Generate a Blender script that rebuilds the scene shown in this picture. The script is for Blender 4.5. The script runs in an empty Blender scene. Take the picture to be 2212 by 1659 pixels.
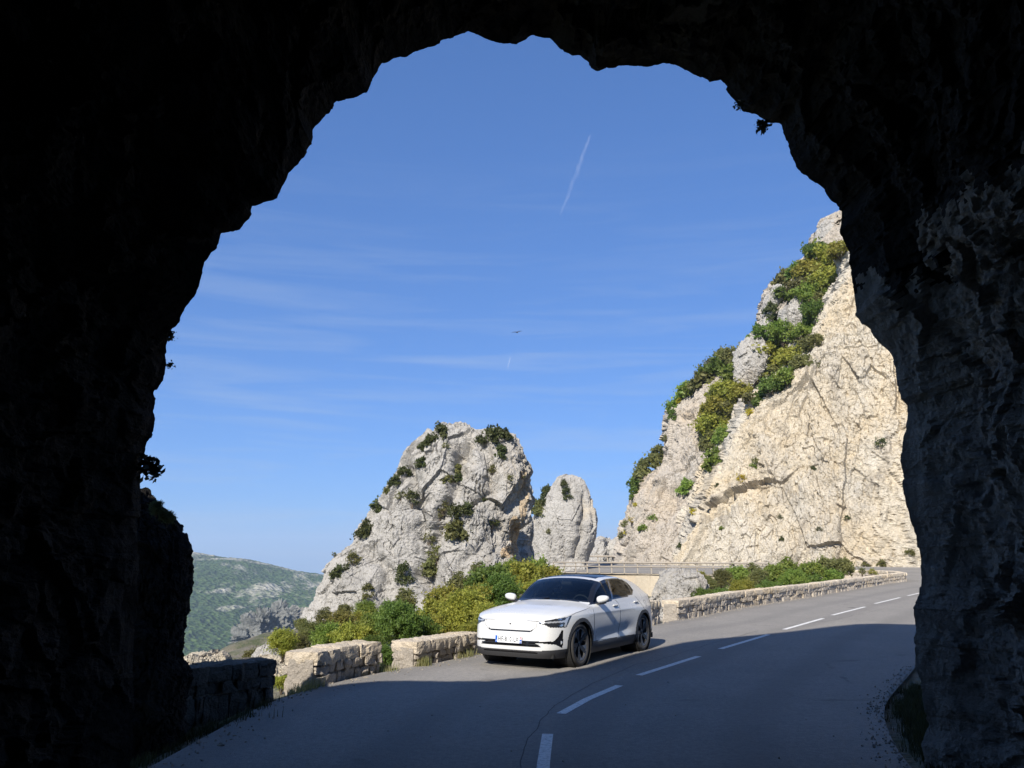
import bpy, math, random
import numpy as np
from mathutils import Vector, Matrix
from mathutils.bvhtree import BVHTree

scene = bpy.context.scene
COL = scene.collection
rad = math.radians

# ------------------------------------------------------------------ camera
FPX, PITCH, CAMH = 1700.0, math.atan(375.5 / 1700.0), 1.8      # focal length in the photo's 2212-px frame
cam_data = bpy.data.cameras.new("camera")
cam_data.sensor_width = 36.0
cam_data.lens = 36.0 * FPX / 2212.0
cam_data.clip_start = 0.1
cam_data.clip_end = 60000
cam = bpy.data.objects.new("camera", cam_data)
cam.location = (0, 0, CAMH)
cam.rotation_euler = (math.pi / 2 + PITCH, 0, 0)
COL.objects.link(cam)
scene.camera = cam

# ------------------------------------------------------------------ sun and sky
SUN_AZ = np.array([-0.40, -0.917]) / math.hypot(0.40, 0.917)     # plan direction towards the sun
SUN_EL = rad(36.0)
sun_dir = Vector((SUN_AZ[0] * math.cos(SUN_EL), SUN_AZ[1] * math.cos(SUN_EL), math.sin(SUN_EL)))
sd = bpy.data.lights.new("sun", 'SUN')
sd.energy = 5.0
sd.angle = rad(0.53)
sd.color = (1.0, 0.945, 0.86)
sun = bpy.data.objects.new("sun", sd)
sun.rotation_euler = sun_dir.to_track_quat('Z', 'Y').to_euler()
sun.location = sun_dir * 100
COL.objects.link(sun)

world = bpy.data.worlds.new("World")
scene.world = world
world.use_nodes = True
wt = world.node_tree
wt.nodes.clear()
w_out = wt.nodes.new('ShaderNodeOutputWorld')
w_bg = wt.nodes.new('ShaderNodeBackground')
w_sky = wt.nodes.new('ShaderNodeTexSky')
w_sky.sky_type = 'NISHITA'
w_sky.sun_disc = False
w_sky.sun_elevation = SUN_EL
w_sky.sun_rotation = math.atan2(SUN_AZ[0], SUN_AZ[1])
w_sky.altitude = 700
w_sky.air_density = 1.0
w_sky.dust_density = 0.6
w_sky.ozone_density = 2.6
w_bg.inputs['Strength'].default_value = 0.062
# thin cirrus veils, high in the sky, by direction only
tc = wt.nodes.new('ShaderNodeTexCoord')
mp = wt.nodes.new('ShaderNodeMapping'); mp.vector_type = 'POINT'
mp.inputs['Rotation'].default_value = (rad(6), rad(13), rad(12))
mp.inputs['Scale'].default_value = (1.5, 1.2, 19.0)
nz = wt.nodes.new('ShaderNodeTexNoise'); nz.inputs['Scale'].default_value = 2.3
nz.inputs['Detail'].default_value = 7; nz.inputs['Roughness'].default_value = 0.55
nz.inputs['Distortion'].default_value = 0.5
cr = wt.nodes.new('ShaderNodeMapRange'); cr.clamp = True
cr.inputs['From Min'].default_value = 0.47; cr.inputs['From Max'].default_value = 0.80
cr.inputs['To Min'].default_value = 0.0; cr.inputs['To Max'].default_value = 0.50
sx = wt.nodes.new('ShaderNodeSeparateXYZ')
fade = wt.nodes.new('ShaderNodeMapRange'); fade.clamp = True
fade.inputs['From Min'].default_value = 0.50; fade.inputs['From Max'].default_value = 0.12
mu = wt.nodes.new('ShaderNodeMath'); mu.operation = 'MULTIPLY'
mixs = wt.nodes.new('ShaderNodeMix'); mixs.data_type = 'RGBA'
mixs.inputs['B'].default_value = (4.6, 5.7, 7.4, 1)
L = wt.links.new
w_gm = wt.nodes.new('ShaderNodeGamma'); w_gm.inputs['Gamma'].default_value = 0.62      # softens the glare at the horizon
w_tint = wt.nodes.new('ShaderNodeMix'); w_tint.data_type = 'RGBA'; w_tint.blend_type = 'MULTIPLY'
w_tint.inputs['Factor'].default_value = 1.0; w_tint.inputs['B'].default_value = (0.84, 1.50, 2.72, 1)
L(w_sky.outputs[0], w_gm.inputs['Color']); L(w_gm.outputs[0], w_tint.inputs['A'])
L(tc.outputs['Generated'], mp.inputs['Vector']); L(mp.outputs[0], nz.inputs['Vector'])
L(nz.outputs['Fac'], cr.inputs['Value']); L(tc.outputs['Generated'], sx.inputs[0])
L(sx.outputs['Z'], fade.inputs['Value']); L(cr.outputs[0], mu.inputs[0]); L(fade.outputs[0], mu.inputs[1])
L(mu.outputs[0], mixs.inputs['Factor']); L(w_tint.outputs['Result'], mixs.inputs['A'])
L(mixs.outputs['Result'], w_bg.inputs['Color']); L(w_bg.outputs[0], w_out.inputs['Surface'])

vs = scene.view_settings
scene.display_settings.display_device = 'sRGB'
vs.view_transform = 'Standard'; vs.look = 'None'; vs.gamma = 1.0; vs.use_curve_mapping = False
vs.exposure = 0.72
scene.cycles.max_bounces = 8
scene.cycles.transparent_max_bounces = 24
scene.cycles.volume_bounces = 0

# ------------------------------------------------------------------ projection helpers (photo frame 2212 x 1659)
CP, SP = math.cos(PITCH), math.sin(PITCH)
def ray(u, v):
    X = (u - 1106.0) / FPX; Z = -(v - 829.5) / FPX
    return np.array([X, CP - SP * Z, SP + CP * Z])
def at(u, v, Y):
    d = ray(u, v); t = Y / d[1]
    return np.array([d[0] * t, Y, CAMH + d[2] * t])
def proj(p):
    x, y, z = p[0], p[1], p[2] - CAMH
    dep = CP * y + SP * z; up = -SP * y + CP * z
    return 1106 + FPX * x / dep, 829.5 - FPX * up / dep
RY = [-60, 20, 40, 62, 90, 130]; RZ = [0, 0, .08, .28, .7, 1.2]
def zr(y): return float(np.interp(y, RY, RZ))
def gnd(u, v, dz=0.0):
    d = ray(u, v); Y = 20.0
    for _ in range(60):
        Y = 0.5 * Y + 0.5 * ((zr(Y) + dz - CAMH) / d[2] * d[1])
    t = Y / d[1]
    return np.array([d[0] * t, Y, zr(Y) + dz])

# ------------------------------------------------------------------ numpy noise
def _h(ix, iy, iz, s):
    n = (ix * 374761393 + iy * 668265263 + iz * 2147483647 * 3 + iz * 1274126177 + s * 974634777) & 0xffffffff
    n = ((n ^ (n >> 13)) * 1274126177) & 0xffffffff
    n = ((n ^ (n >> 16)) * 2246822519) & 0xffffffff
    return (n ^ (n >> 15)) & 0xffffffff
def _r(ix, iy, iz, s): return _h(ix, iy, iz, s) / 4294967295.0
def vnoise(P, s=0):
    F = np.floor(P).astype(np.int64); f = P - F
    w = f * f * f * (f * (f * 6 - 15) + 10)
    out = 0
    for dx in (0, 1):
        wx = w[:, 0] if dx else 1 - w[:, 0]
        for dy in (0, 1):
            wy = w[:, 1] if dy else 1 - w[:, 1]
            for dz in (0, 1):
                wz = w[:, 2] if dz else 1 - w[:, 2]
                hh = _h(F[:, 0] + dx, F[:, 1] + dy, F[:, 2] + dz, s)
                gx = (hh & 1023) / 511.5 - 1; gy = ((hh >> 10) & 1023) / 511.5 - 1; gz = ((hh >> 20) & 1023) / 511.5 - 1
                out = out + wx * wy * wz * (gx * (f[:, 0] - dx) + gy * (f[:, 1] - dy) + gz * (f[:, 2] - dz))
    return out * 1.3
def fbm(P, o=5, s=0, g=0.5, ridged=False):
    a, t, out = 1.0, 0.0, 0
    for i in range(o):
        n = vnoise(P * (2.03 ** i) + 17.3 * i, s + i)
        if ridged: n = 1 - 2.2 * np.abs(n)
        out = out + a * n; t += a; a *= g
    return out / t
def facets(P, s=0, tilt=0.9):
    """fractured-rock field: every Voronoi cell is one tilted plane (returns field, edge closeness)"""
    F = np.floor(P).astype(np.int64)
    b1 = np.full(len(P), 9e9); b2 = b1.copy(); val = np.zeros(len(P))
    for dx in (-1, 0, 1):
        for dy in (-1, 0, 1):
            for dz in (-1, 0, 1):
                ix, iy, iz = F[:, 0] + dx, F[:, 1] + dy, F[:, 2] + dz
                c = np.stack([ix + _r(ix, iy, iz, s), iy + _r(ix, iy, iz, s + 1), iz + _r(ix, iy, iz, s + 2)], 1)
                dv = P - c; d = (dv ** 2).sum(1)
                hh = _h(ix, iy, iz, s + 5)
                off = (hh & 1023) / 511.5 - 1
                tv = np.stack([((hh >> 10) & 1023) / 511.5 - 1, ((hh >> 16) & 1023) / 511.5 - 1, ((hh >> 22) & 1023) / 511.5 - 1], 1)
                cand = off * 0.5 + tilt * (dv * tv).sum(1)
                m = d < b1
                b2 = np.where(m, b1, np.minimum(b2, d)); val = np.where(m, cand, val); b1 = np.where(m, d, b1)
    return val, np.sqrt(b2) - np.sqrt(b1)

# ------------------------------------------------------------------ objects
def tag(o, label=None, cat=None, group=None, kind=None):
    if label: o['label'] = label
    if cat: o['category'] = cat
    if group: o['group'] = group
    if kind: o['kind'] = kind
    return o
def empty(name, loc=(0, 0, 0), rz=0.0):
    o = bpy.data.objects.new(name, None); o.empty_display_size = 0.2
    o.location = tuple(loc); o.rotation_euler = (0, 0, rz); COL.objects.link(o); return o
def mesh_np(name, V, F, mat, parent=None, smooth=False, mats=None, midx=None):
    """V (n,3) float array, F (m,4) or (m,3) int array"""
    V = np.asarray(V, np.float32); F = np.asarray(F, np.int32)
    me = bpy.data.meshes.new(name)
    k = F.shape[1]
    me.vertices.add(len(V)); me.vertices.foreach_set('co', V.ravel())
    me.loops.add(F.size); me.loops.foreach_set('vertex_index', F.ravel())
    me.polygons.add(len(F)); me.polygons.foreach_set('loop_start', np.arange(0, F.size, k, dtype=np.int32))
    try: me.polygons.foreach_set('loop_total', np.full(len(F), k, np.int32))
    except Exception: pass
    me.update(calc_edges=True)
    me.polygons.foreach_set('use_smooth', np.full(len(F), bool(smooth)))
    if mat: me.materials.append(mat)
    for m in (mats or []): me.materials.append(m)
    if midx is not None: me.polygons.foreach_set('material_index', np.asarray(midx, np.int32))
    me.validate()
    o = bpy.data.objects.new(name, me); COL.objects.link(o)
    if parent: o.parent = parent
    return o
def grid_faces(nr, nc, wrap=False):
    i = np.arange(nr - 1)[:, None]; j = np.arange(nc if wrap else nc - 1)[None, :]
    a = i * nc + j; b = i * nc + (j + 1) % nc; c = (i + 1) * nc + (j + 1) % nc; d = (i + 1) * nc + j
    return np.stack([a, b, c, d], -1).reshape(-1, 4)
def grid_normals(G, wrap=False):
    if wrap:
        du = np.roll(G, -1, 1) - np.roll(G, 1, 1)
    else: du = np.gradient(G, axis=1)
    dv = np.gradient(G, axis=0)
    n = np.cross(du, dv); l = np.linalg.norm(n, axis=2, keepdims=True); return n / np.maximum(l, 1e-9)

class MB:
    """collects boxes, tubes, lathes; builds ONE mesh object"""
    def __init__(s): s.v = []; s.f = []
    def add(s, V, F):
        b = len(s.v); s.v += [tuple(p) for p in V]; s.f += [tuple(b + i for i in f) for f in F]
    def box(s, c, d, M=None, bev=0.0):
        x, y, z = d[0] / 2, d[1] / 2, d[2] / 2
        if bev <= 0:
            V = [(-x, -y, -z), (x, -y, -z), (x, y, -z), (-x, y, -z), (-x, -y, z), (x, -y, z), (x, y, z), (-x, y, z)]
            F = [(0, 3, 2, 1), (4, 5, 6, 7), (0, 1, 5, 4), (1, 2, 6, 5), (2, 3, 7, 6), (3, 0, 4, 7)]
        else:
            V = []; b = bev
            for zz, ins in ((-z, b), (-z + b, 0), (z - b, 0), (z, b)):
                xx, yy = x - ins, y - ins
                c2 = b if ins == 0 else b * .6
                V += [(-xx + c2, -yy, zz), (xx - c2, -yy, zz), (xx, -yy + c2, zz), (xx, yy - c2, zz), (xx - c2, yy, zz), (-xx + c2, yy, zz), (-xx, yy - c2, zz), (-xx, -yy + c2, zz)]
            F = [tuple(range(7, -1, -1)), tuple(range(24, 32))]
            for r in range(3):
                for k in range(8): F.append((r * 8 + k, r * 8 + (k + 1) % 8, r * 8 + 8 + (k + 1) % 8, r * 8 + 8 + k))
        P = [Vector(p) for p in V]
        if M: P = [M @ p for p in P]
        s.add([p + Vector(c) for p in P], F)
    def tube(s, pts, r, n=8, cap=True):
        pts = [Vector(p) for p in pts]; rs = r if hasattr(r, '__len__') else [r] * len(pts)
        V = []; prev = None
        for i, p in enumerate(pts):
            d = (pts[min(i + 1, len(pts) - 1)] - pts[max(i - 1, 0)]).normalized()
            if prev is None:
                a = d.orthogonal().normalized()
            else:
                a = (prev - d * prev.dot(d)).normalized()
            prev = a; b = d.cross(a)
            for k in range(n):
                t = 2 * math.pi * k / n; V.append(p + (a * math.cos(t) + b * math.sin(t)) * rs[i])
        F = []
        for i in range(len(pts) - 1):
            for k in range(n): F.append((i * n + k, i * n + (k + 1) % n, (i + 1) * n + (k + 1) % n, (i + 1) * n + k))
        if cap: F.append(tuple(range(n - 1, -1, -1))); F.append(tuple((len(pts) - 1) * n + k for k in range(n)))
        s.add(V, F)
    def lathe(s, prof, n=48, axis='y', c=(0, 0, 0)):
        """prof: list of (r, h) ; revolve about axis"""
        V = []
        for (r, h) in prof:
            for k in range(n):
                t = 2 * math.pi * k / n
                a, b = r * math.cos(t), r * math.sin(t)
                V.append((a + c[0], h + c[1], b + c[2]) if axis == 'y' else (a + c[0], b + c[1], h + c[2]))
        F = []
        for i in range(len(prof) - 1):
            for k in range(n): F.append((i * n + k, (i + 1) * n + k, (i + 1) * n + (k + 1) % n, i * n + (k + 1) % n))
        s.add(V, F)
    def prism(s, poly, axis_pts):
        """extrude polygon (list of 3d) by vector"""
        n = len(poly); w = Vector(axis_pts)
        V = [Vector(p) for p in poly] + [Vector(p) + w for p in poly]
        F = [tuple(range(n - 1, -1, -1)), tuple(range(n, 2 * n))] + [(i, (i + 1) % n, n + (i + 1) % n, n + i) for i in range(n)]
        s.add(V, F)
    def build(s, name, mat, parent=None, smooth=False):
        me = bpy.data.meshes.new(name); me.from_pydata([tuple(p) for p in s.v], [], s.f)
        me.validate(); me.update()
        if mat: me.materials.append(mat)
        if smooth: me.polygons.foreach_set('use_smooth', [True] * len(me.polygons))
        o = bpy.data.objects.new(name, me); COL.objects.link(o)
        if parent: o.parent = parent
        return o

# ------------------------------------------------------------------ materials
def newmat(name):
    m = bpy.data.materials.new(name); m.use_nodes = True
    nt = m.node_tree; nt.nodes.clear()
    out = nt.nodes.new('ShaderNodeOutputMaterial'); b = nt.nodes.new('ShaderNodeBsdfPrincipled')
    nt.links.new(b.outputs[0], out.inputs['Surface'])
    return m, nt, b, out
def plain(name, col, rough=0.5, metal=0.0, coat=0.0, spec=0.5):
    m, nt, b, out = newmat(name)
    b.inputs['Base Color'].default_value = (*col, 1); b.inputs['Roughness'].default_value = rough
    b.inputs['Metallic'].default_value = metal; b.inputs['Coat Weight'].default_value = coat
    b.inputs['Specular IOR Level'].default_value = spec
    return m
def N(nt, typ, **kw):
    n = nt.nodes.new(typ)
    for k, v in kw.items():
        if k in n.inputs: n.inputs[k].default_value = v
        else: setattr(n, k, v)
    return n
def mixc(nt, fac, a, b):
    m = nt.nodes.new('ShaderNodeMix'); m.data_type = 'RGBA'
    for k, v in (('Factor', fac), ('A', a), ('B', b)):
        if hasattr(v, 'is_linked') or hasattr(v, 'links'): nt.links.new(v, m.inputs[k])
        else: m.inputs[k].default_value = v if k == 'Factor' else (*v, 1)
    return m.outputs['Result']
def rng(nt, src, a, b, c=0.0, d=1.0):
    m = nt.nodes.new('ShaderNodeMapRange'); m.clamp = True
    nt.links.new(src, m.inputs['Value'])
    for k, v in zip(('From Min', 'From Max', 'To Min', 'To Max'), (a, b, c, d)): m.inputs[k].default_value = v
    return m.outputs[0]
def noise(nt, vec, scale, detail=5, rough=0.55, dist=0.0, mapping=None):
    if mapping:
        mpn = nt.nodes.new('ShaderNodeMapping'); mpn.inputs['Scale'].default_value = mapping[:3]
        if len(mapping) > 3: mpn.inputs['Rotation'].default_value = mapping[3]
        nt.links.new(vec, mpn.inputs['Vector']); vec = mpn.outputs[0]
    n = nt.nodes.new('ShaderNodeTexNoise')
    for k, v in (('Scale', scale), ('Detail', detail), ('Roughness', rough), ('Distortion', dist)): n.inputs[k].default_value = v
    nt.links.new(vec, n.inputs['Vector']); return n.outputs['Fac']
def voro(nt, vec, scale, feature='F1', mapping=None):
    if mapping:
        mpn = nt.nodes.new('ShaderNodeMapping'); mpn.inputs['Scale'].default_value = mapping
        nt.links.new(vec, mpn.inputs['Vector']); vec = mpn.outputs[0]
    n = nt.nodes.new('ShaderNodeTexVoronoi'); n.feature = feature; n.inputs['Scale'].default_value = scale
    nt.links.new(vec, n.inputs['Vector']); return n
def bump(nt, b, height, strength, dist):
    bp = nt.nodes.new('ShaderNodeBump'); bp.inputs['Strength'].default_value = strength; bp.inputs['Distance'].default_value = dist
    nt.links.new(height, bp.inputs['Height'])
    prev = b.inputs['Normal']
    if prev.is_linked:
        nt.links.new(prev.links[0].from_socket, bp.inputs['Normal'])
    nt.links.new(bp.outputs[0], b.inputs['Normal'])

def rock_mat(name, base, warm, dark, scale=1.0, warm_amt=0.5, streak=0.5, lichen=0.4, crack=0.5, bstr=0.6, greyz=0.0):
    """limestone: base grey, warm ochre stains, dark lichen specks and vertical water streaks"""
    m, nt, b, out = newmat(name)
    tcn = nt.nodes.new('ShaderNodeTexCoord'); v = tcn.outputs['Object']
    n1 = noise(nt, v, 0.16 * scale, 6, 0.6, 0.6)
    n0 = noise(nt, v, 0.28 * scale, 6, 0.62, 0.8, mapping=(1.0, 1.0, 0.45))
    n2 = noise(nt, v, 0.9 * scale, 8, 0.68)
    n3 = noise(nt, v, 6.0 * scale, 6, 0.7)
    c = mixc(nt, rng(nt, n1, 0.62 - 0.25 * warm_amt, 0.70, 0, 0.9), base, warm)
    c = mixc(nt, rng(nt, n0, 0.50, 0.66, 0, greyz), c, (0.36, 0.355, 0.34))
    c = mixc(nt, rng(nt, n2, 0.35, 0.72, 0.0, 0.55), c, tuple(min(1, x * 1.28) for x in base))
    st = noise(nt, v, 0.8 * scale, 5, 0.65, 0.4, mapping=(1.0, 1.0, 0.16))
    c = mixc(nt, rng(nt, st, 0.55, 0.74, 0, streak), c, dark)
    c = mixc(nt, rng(nt, n3, 0.60, 0.70, 0, lichen), c, dark)
    vd = voro(nt, v, 1.1 * scale, 'DISTANCE_TO_EDGE', mapping=(1.0, 1.0, .45))
    wob = noise(nt, v, 2.5 * scale, 4, 0.6)
    ad = nt.nodes.new('ShaderNodeMath'); ad.operation = 'MULTIPLY_ADD'
    nt.links.new(wob, ad.inputs[0]); ad.inputs[1].default_value = 0.16; nt.links.new(vd.outputs['Distance'], ad.inputs[2])
    cl = rng(nt, ad.outputs[0], 0.075, 0.11, 1, 0)
    cm = nt.nodes.new('ShaderNodeMath'); cm.operation = 'MULTIPLY'; nt.links.new(cl, cm.inputs[0]); cm.inputs[1].default_value = crack
    c = mixc(nt, cm.outputs[0], c, tuple(x * 0.55 for x in dark))
    nt.links.new(c, b.inputs['Base Color'])
    b.inputs['Roughness'].default_value = 0.92; b.inputs['Specular IOR Level'].default_value = 0.08
    bump(nt, b, n3, bstr, 0.10 / scale)
    bump(nt, b, noise(nt, v, 2.2 * scale, 7, 0.72), bstr, 0.35 / scale)
    return m
def leaf_mat(name, c1, c2, c3, nscale=1.2):
    m, nt, b, out = newmat(name)
    tcn = nt.nodes.new('ShaderNodeTexCoord'); oi = nt.nodes.new('ShaderNodeObjectInfo')
    geo = nt.nodes.new('ShaderNodeNewGeometry')
    n = noise(nt, tcn.outputs['Object'], nscale, 4, 0.6)
    n2 = noise(nt, tcn.outputs['Object'], nscale * 9, 2, 0.6)
    c = mixc(nt, rng(nt, n, 0.38, 0.62), c1, c2)
    c = mixc(nt, rng(nt, n2, 0.5, 0.66, 0, 0.8), c, c3)
    hs = nt.nodes.new('ShaderNodeHueSaturation')
    nt.links.new(rng(nt, oi.outputs['Random'], 0, 1, 0.485, 0.515), hs.inputs['Hue'])
    nt.links.new(rng(nt, oi.outputs['Random'], 0, 1, 0.80, 1.15), hs.inputs['Value'])
    nt.links.new(c, hs.inputs['Color'])
    nt.links.new(hs.outputs[0], b.inputs['Base Color'])
    b.inputs['Roughness'].default_value = 0.55; b.inputs['Specular IOR Level'].default_value = 0.3
    tr = nt.nodes.new('ShaderNodeBsdfTranslucent'); nt.links.new(hs.outputs[0], tr.inputs['Color'])
    mx = nt.nodes.new('ShaderNodeMixShader'); mx.inputs[0].default_value = 0.48
    nt.links.new(b.outputs[0], mx.inputs[1]); nt.links.new(tr.outputs[0], mx.inputs[2]); nt.links.new(mx.outputs[0], out.inputs['Surface'])
    return m
# ================================================================== MATERIALS OF THE SETTING
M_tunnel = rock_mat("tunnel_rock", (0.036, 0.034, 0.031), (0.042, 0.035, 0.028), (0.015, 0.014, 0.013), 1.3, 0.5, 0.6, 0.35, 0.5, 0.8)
M_tunnel_lit = rock_mat("lit_tunnel_rock", (0.36, 0.325, 0.28), (0.38, 0.315, 0.235), (0.08, 0.073, 0.065), 1.3, 0.4, 0.6, 0.45, 0.35, 0.9)  # paler copy of the tunnel rock, light from the mouth put into its colour
M_grey = rock_mat("grey_limestone", (0.375, 0.355, 0.322), (0.46, 0.385, 0.28), (0.17, 0.16, 0.145), 0.55, 0.25, 0.45, 0.45, 0.35, 0.7)
M_cream = rock_mat("cream_limestone", (0.56, 0.505, 0.41), (0.60, 0.46, 0.265), (0.22, 0.19, 0.155), 0.5, 0.85, 0.75, 0.42, 0.10, 0.9, greyz=0.55)
M_pink = rock_mat("pink_limestone", (0.46, 0.41, 0.345), (0.52, 0.41, 0.28), (0.20, 0.18, 0.155), 0.5, 0.55, 0.6, 0.5, 0.4, 0.9, greyz=0.5)
M_ochre = rock_mat("ochre_limestone", (0.44, 0.35, 0.24), (0.46, 0.30, 0.16), (0.16, 0.12, 0.09), 0.9, 0.8, 0.6, 0.4, 0.3, 0.8)
M_far = rock_mat("far_limestone", (0.20, 0.20, 0.18), (0.26, 0.23, 0.19), (0.045, 0.065, 0.035), 0.06, 0.4, 0.6, 0.6, 0.3, 0.8)

def asphalt():
    m, nt, b, out = newmat("asphalt")
    v = nt.nodes.new('ShaderNodeTexCoord').outputs['Object']
    big = noise(nt, v, 0.35, 5, 0.6, 0.3); mid = noise(nt, v, 3.0, 5, 0.7)
    agg = voro(nt, v, 70.0); fine = noise(nt, v, 120, 3, 0.7)
    c = mixc(nt, rng(nt, big, 0.35, 0.68), (0.215, 0.203, 0.185), (0.275, 0.257, 0.232))
    c = mixc(nt, rng(nt, mid, 0.45, 0.75, 0, 0.30), c, (0.11, 0.105, 0.10))
    c = mixc(nt, rng(nt, agg.outputs['Color'], 0.2, 0.8, 0, 0.62), c, (0.30, 0.275, 0.24))
    c = mixc(nt, rng(nt, fine, 0.56, 0.70, 0, 0.8), c, (0.050, 0.048, 0.046))
    c = mixc(nt, rng(nt, noise(nt, v, 45, 2, 0.6), 0.63, 0.70, 0, 0.7), c, (0.38, 0.35, 0.31))
    c = mixc(nt, rng(nt, noise(nt, v, 14, 6, 0.8), 0.42, 0.66, 0, 0.5), c, (0.115, 0.11, 0.105))
    at_ = nt.nodes.new('ShaderNodeAttribute'); at_.attribute_name = 'across'
    wv = nt.nodes.new('ShaderNodeMath'); wv.operation = 'SINE'; ml = nt.nodes.new('ShaderNodeMath'); ml.operation = 'MULTIPLY_ADD'
    nt.links.new(at_.outputs['Fac'], ml.inputs[0]); ml.inputs[1].default_value = 25.1; nt.links.new(noise(nt, v, 0.25, 3), ml.inputs[2]); nt.links.new(ml.outputs[0], wv.inputs[0])
    c = mixc(nt, rng(nt, wv.outputs[0], 0.1, 0.95, 0, 0.33), c, (0.145, 0.138, 0.128))          # polished wheel paths
    pat = voro(nt, v, 0.11, mapping=(1.0, 0.35, 1.0)); c = mixc(nt, rng(nt, pat.outputs['Color'], 0.72, 0.74, 0, 0.28), c, (0.13, 0.125, 0.12))
    # a few meandering sealed cracks
    vd = voro(nt, v, 0.16, 'DISTANCE_TO_EDGE'); wob = noise(nt, v, 1.4, 5, 0.6)
    ma = nt.nodes.new('ShaderNodeMath'); ma.operation = 'MULTIPLY_ADD'
    nt.links.new(wob, ma.inputs[0]); ma.inputs[1].default_value = 0.10; nt.links.new(vd.outputs['Distance'], ma.inputs[2])
    cm = nt.nodes.new('ShaderNodeMath'); cm.operation = 'MULTIPLY'
    nt.links.new(rng(nt, ma.outputs[0], 0.050, 0.056, 1, 0), cm.inputs[0]); nt.links.new(rng(nt, noise(nt, v, 0.5, 2), 0.56, 0.66, 0, 0.5), cm.inputs[1])
    c = mixc(nt, cm.outputs[0], c, (0.045, 0.043, 0.042))
    nt.links.new(c, b.inputs['Base Color']); b.inputs['Roughness'].default_value = 0.82
    b.inputs['Specular IOR Level'].default_value = 0.10
    bump(nt, b, agg.outputs['Distance'], 0.5, 0.006); bump(nt, b, fine, 0.4, 0.004)
    return m
M_asphalt = asphalt()
def paint_mat():
    m, nt, b, out = newmat("road_paint")
    v = nt.nodes.new('ShaderNodeTexCoord').outputs['Object']
    c = mixc(nt, rng(nt, noise(nt, v, 22, 6, 0.8), 0.48, 0.62, 0, 0.75), (0.70, 0.68, 0.64), (0.27, 0.26, 0.24))
    nt.links.new(c, b.inputs['Base Color']); b.inputs['Roughness'].default_value = 0.7
    bump(nt, b, voro(nt, v, 70).outputs['Distance'], 0.4, 0.004)
    return m
M_paint = paint_mat()
def soil_mat():
    m, nt, b, out = newmat("stony_soil")
    v = nt.nodes.new('ShaderNodeTexCoord').outputs['Object']
    n = noise(nt, v, 0.8, 7, 0.65); n2 = noise(nt, v, 9, 6, 0.7); vo = voro(nt, v, 9)
    c = mixc(nt, rng(nt, n, 0.38, 0.62), (0.055, 0.065, 0.025), (0.15, 0.125, 0.09))
    c = mixc(nt, rng(nt, n2, 0.56, 0.74, 0, 0.8), c, (0.27, 0.24, 0.20))
    nt.links.new(c, b.inputs['Base Color']); b.inputs['Roughness'].default_value = 0.95
    bump(nt, b, vo.outputs['Distance'], 0.7, 0.05); bump(nt, b, n2, 0.6, 0.05)
    return m
M_soil = soil_mat()
def hill_mat():
    m, nt, b, out = newmat("forested_hill")
    tcn = nt.nodes.new('ShaderNodeTexCoord'); v = tcn.outputs['Object']
    n = noise(nt, v, 0.004, 8, 0.62, 0.6, mapping=(1.0, 0.55, 1.6)); n2 = noise(nt, v, 0.03, 6, 0.65)
    sx_ = nt.nodes.new('ShaderNodeSeparateXYZ'); nt.links.new(v, sx_.inputs[0])
    tree = voro(nt, v, 0.11); t2 = noise(nt, v, 0.12, 3, 0.6)
    g = mixc(nt, rng(nt, n2, 0.35, 0.65), (0.017, 0.038, 0.011), (0.045, 0.082, 0.019))
    g = mixc(nt, rng(nt, t2, 0.4, 0.7, 0, 0.7), g, (0.10, 0.135, 0.045))
    r = mixc(nt, rng(nt, noise(nt, v, 0.05, 6, 0.7), 0.35, 0.65), (0.22, 0.21, 0.15), (0.50, 0.46, 0.38))
    # bare rock and dry grass take over towards the crest
    ad = nt.nodes.new('ShaderNodeMath'); ad.operation = 'MULTIPLY_ADD'
    nt.links.new(sx_.outputs['Z'], ad.inputs[0]); ad.inputs[1].default_value = 0.0022; nt.links.new(n, ad.inputs[2])
    gul = noise(nt, v, 0.011, 6, 0.7, 1.2, mapping=(1.0, 0.28, 1.0, (0, 0, rad(24))))
    ad2 = nt.nodes.new('ShaderNodeMath'); ad2.operation = 'MULTIPLY_ADD'; nt.links.new(gul, ad2.inputs[0]); ad2.inputs[1].default_value = 0.55; nt.links.new(ad.outputs[0], ad2.inputs[2])
    c = mixc(nt, rng(nt, ad2.outputs[0], 0.72, 0.82, 0, 0.85), g, r)
    nt.links.new(c, b.inputs['Base Color']); b.inputs['Roughness'].default_value = 0.95; b.inputs['Specular IOR Level'].default_value = 0.1
    bump(nt, b, tree.outputs['Distance'], 1.0, 7.0); bump(nt, b, t2, 0.8, 5.0)
    return m
M_hill = hill_mat()

# ================================================================== ROAD
def dens(pts, step):
    out = []
    for a, b in zip(pts[:-1], pts[1:]):
        a = np.array(a, float); b = np.array(b, float); n = max(1, int(np.linalg.norm(b - a) / step))
        for k in range(n): out.append(a + (b - a) * k / n)
    out.append(np.array(pts[-1], float)); return np.array(out)
def smooth_poly(P, it=6):
    P = P.copy()
    for _ in range(it): P[1:-1] = 0.25 * P[:-2] + 0.5 * P[1:-1] + 0.25 * P[2:]
    return P
def resample(P, n):
    s = np.r_[0, np.cumsum(np.linalg.norm(np.diff(P, axis=0), axis=1))]
    t = np.linspace(0, s[-1], n); return np.stack([np.interp(t, s, P[:, k]) for k in range(P.shape[1])], 1)

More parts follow.
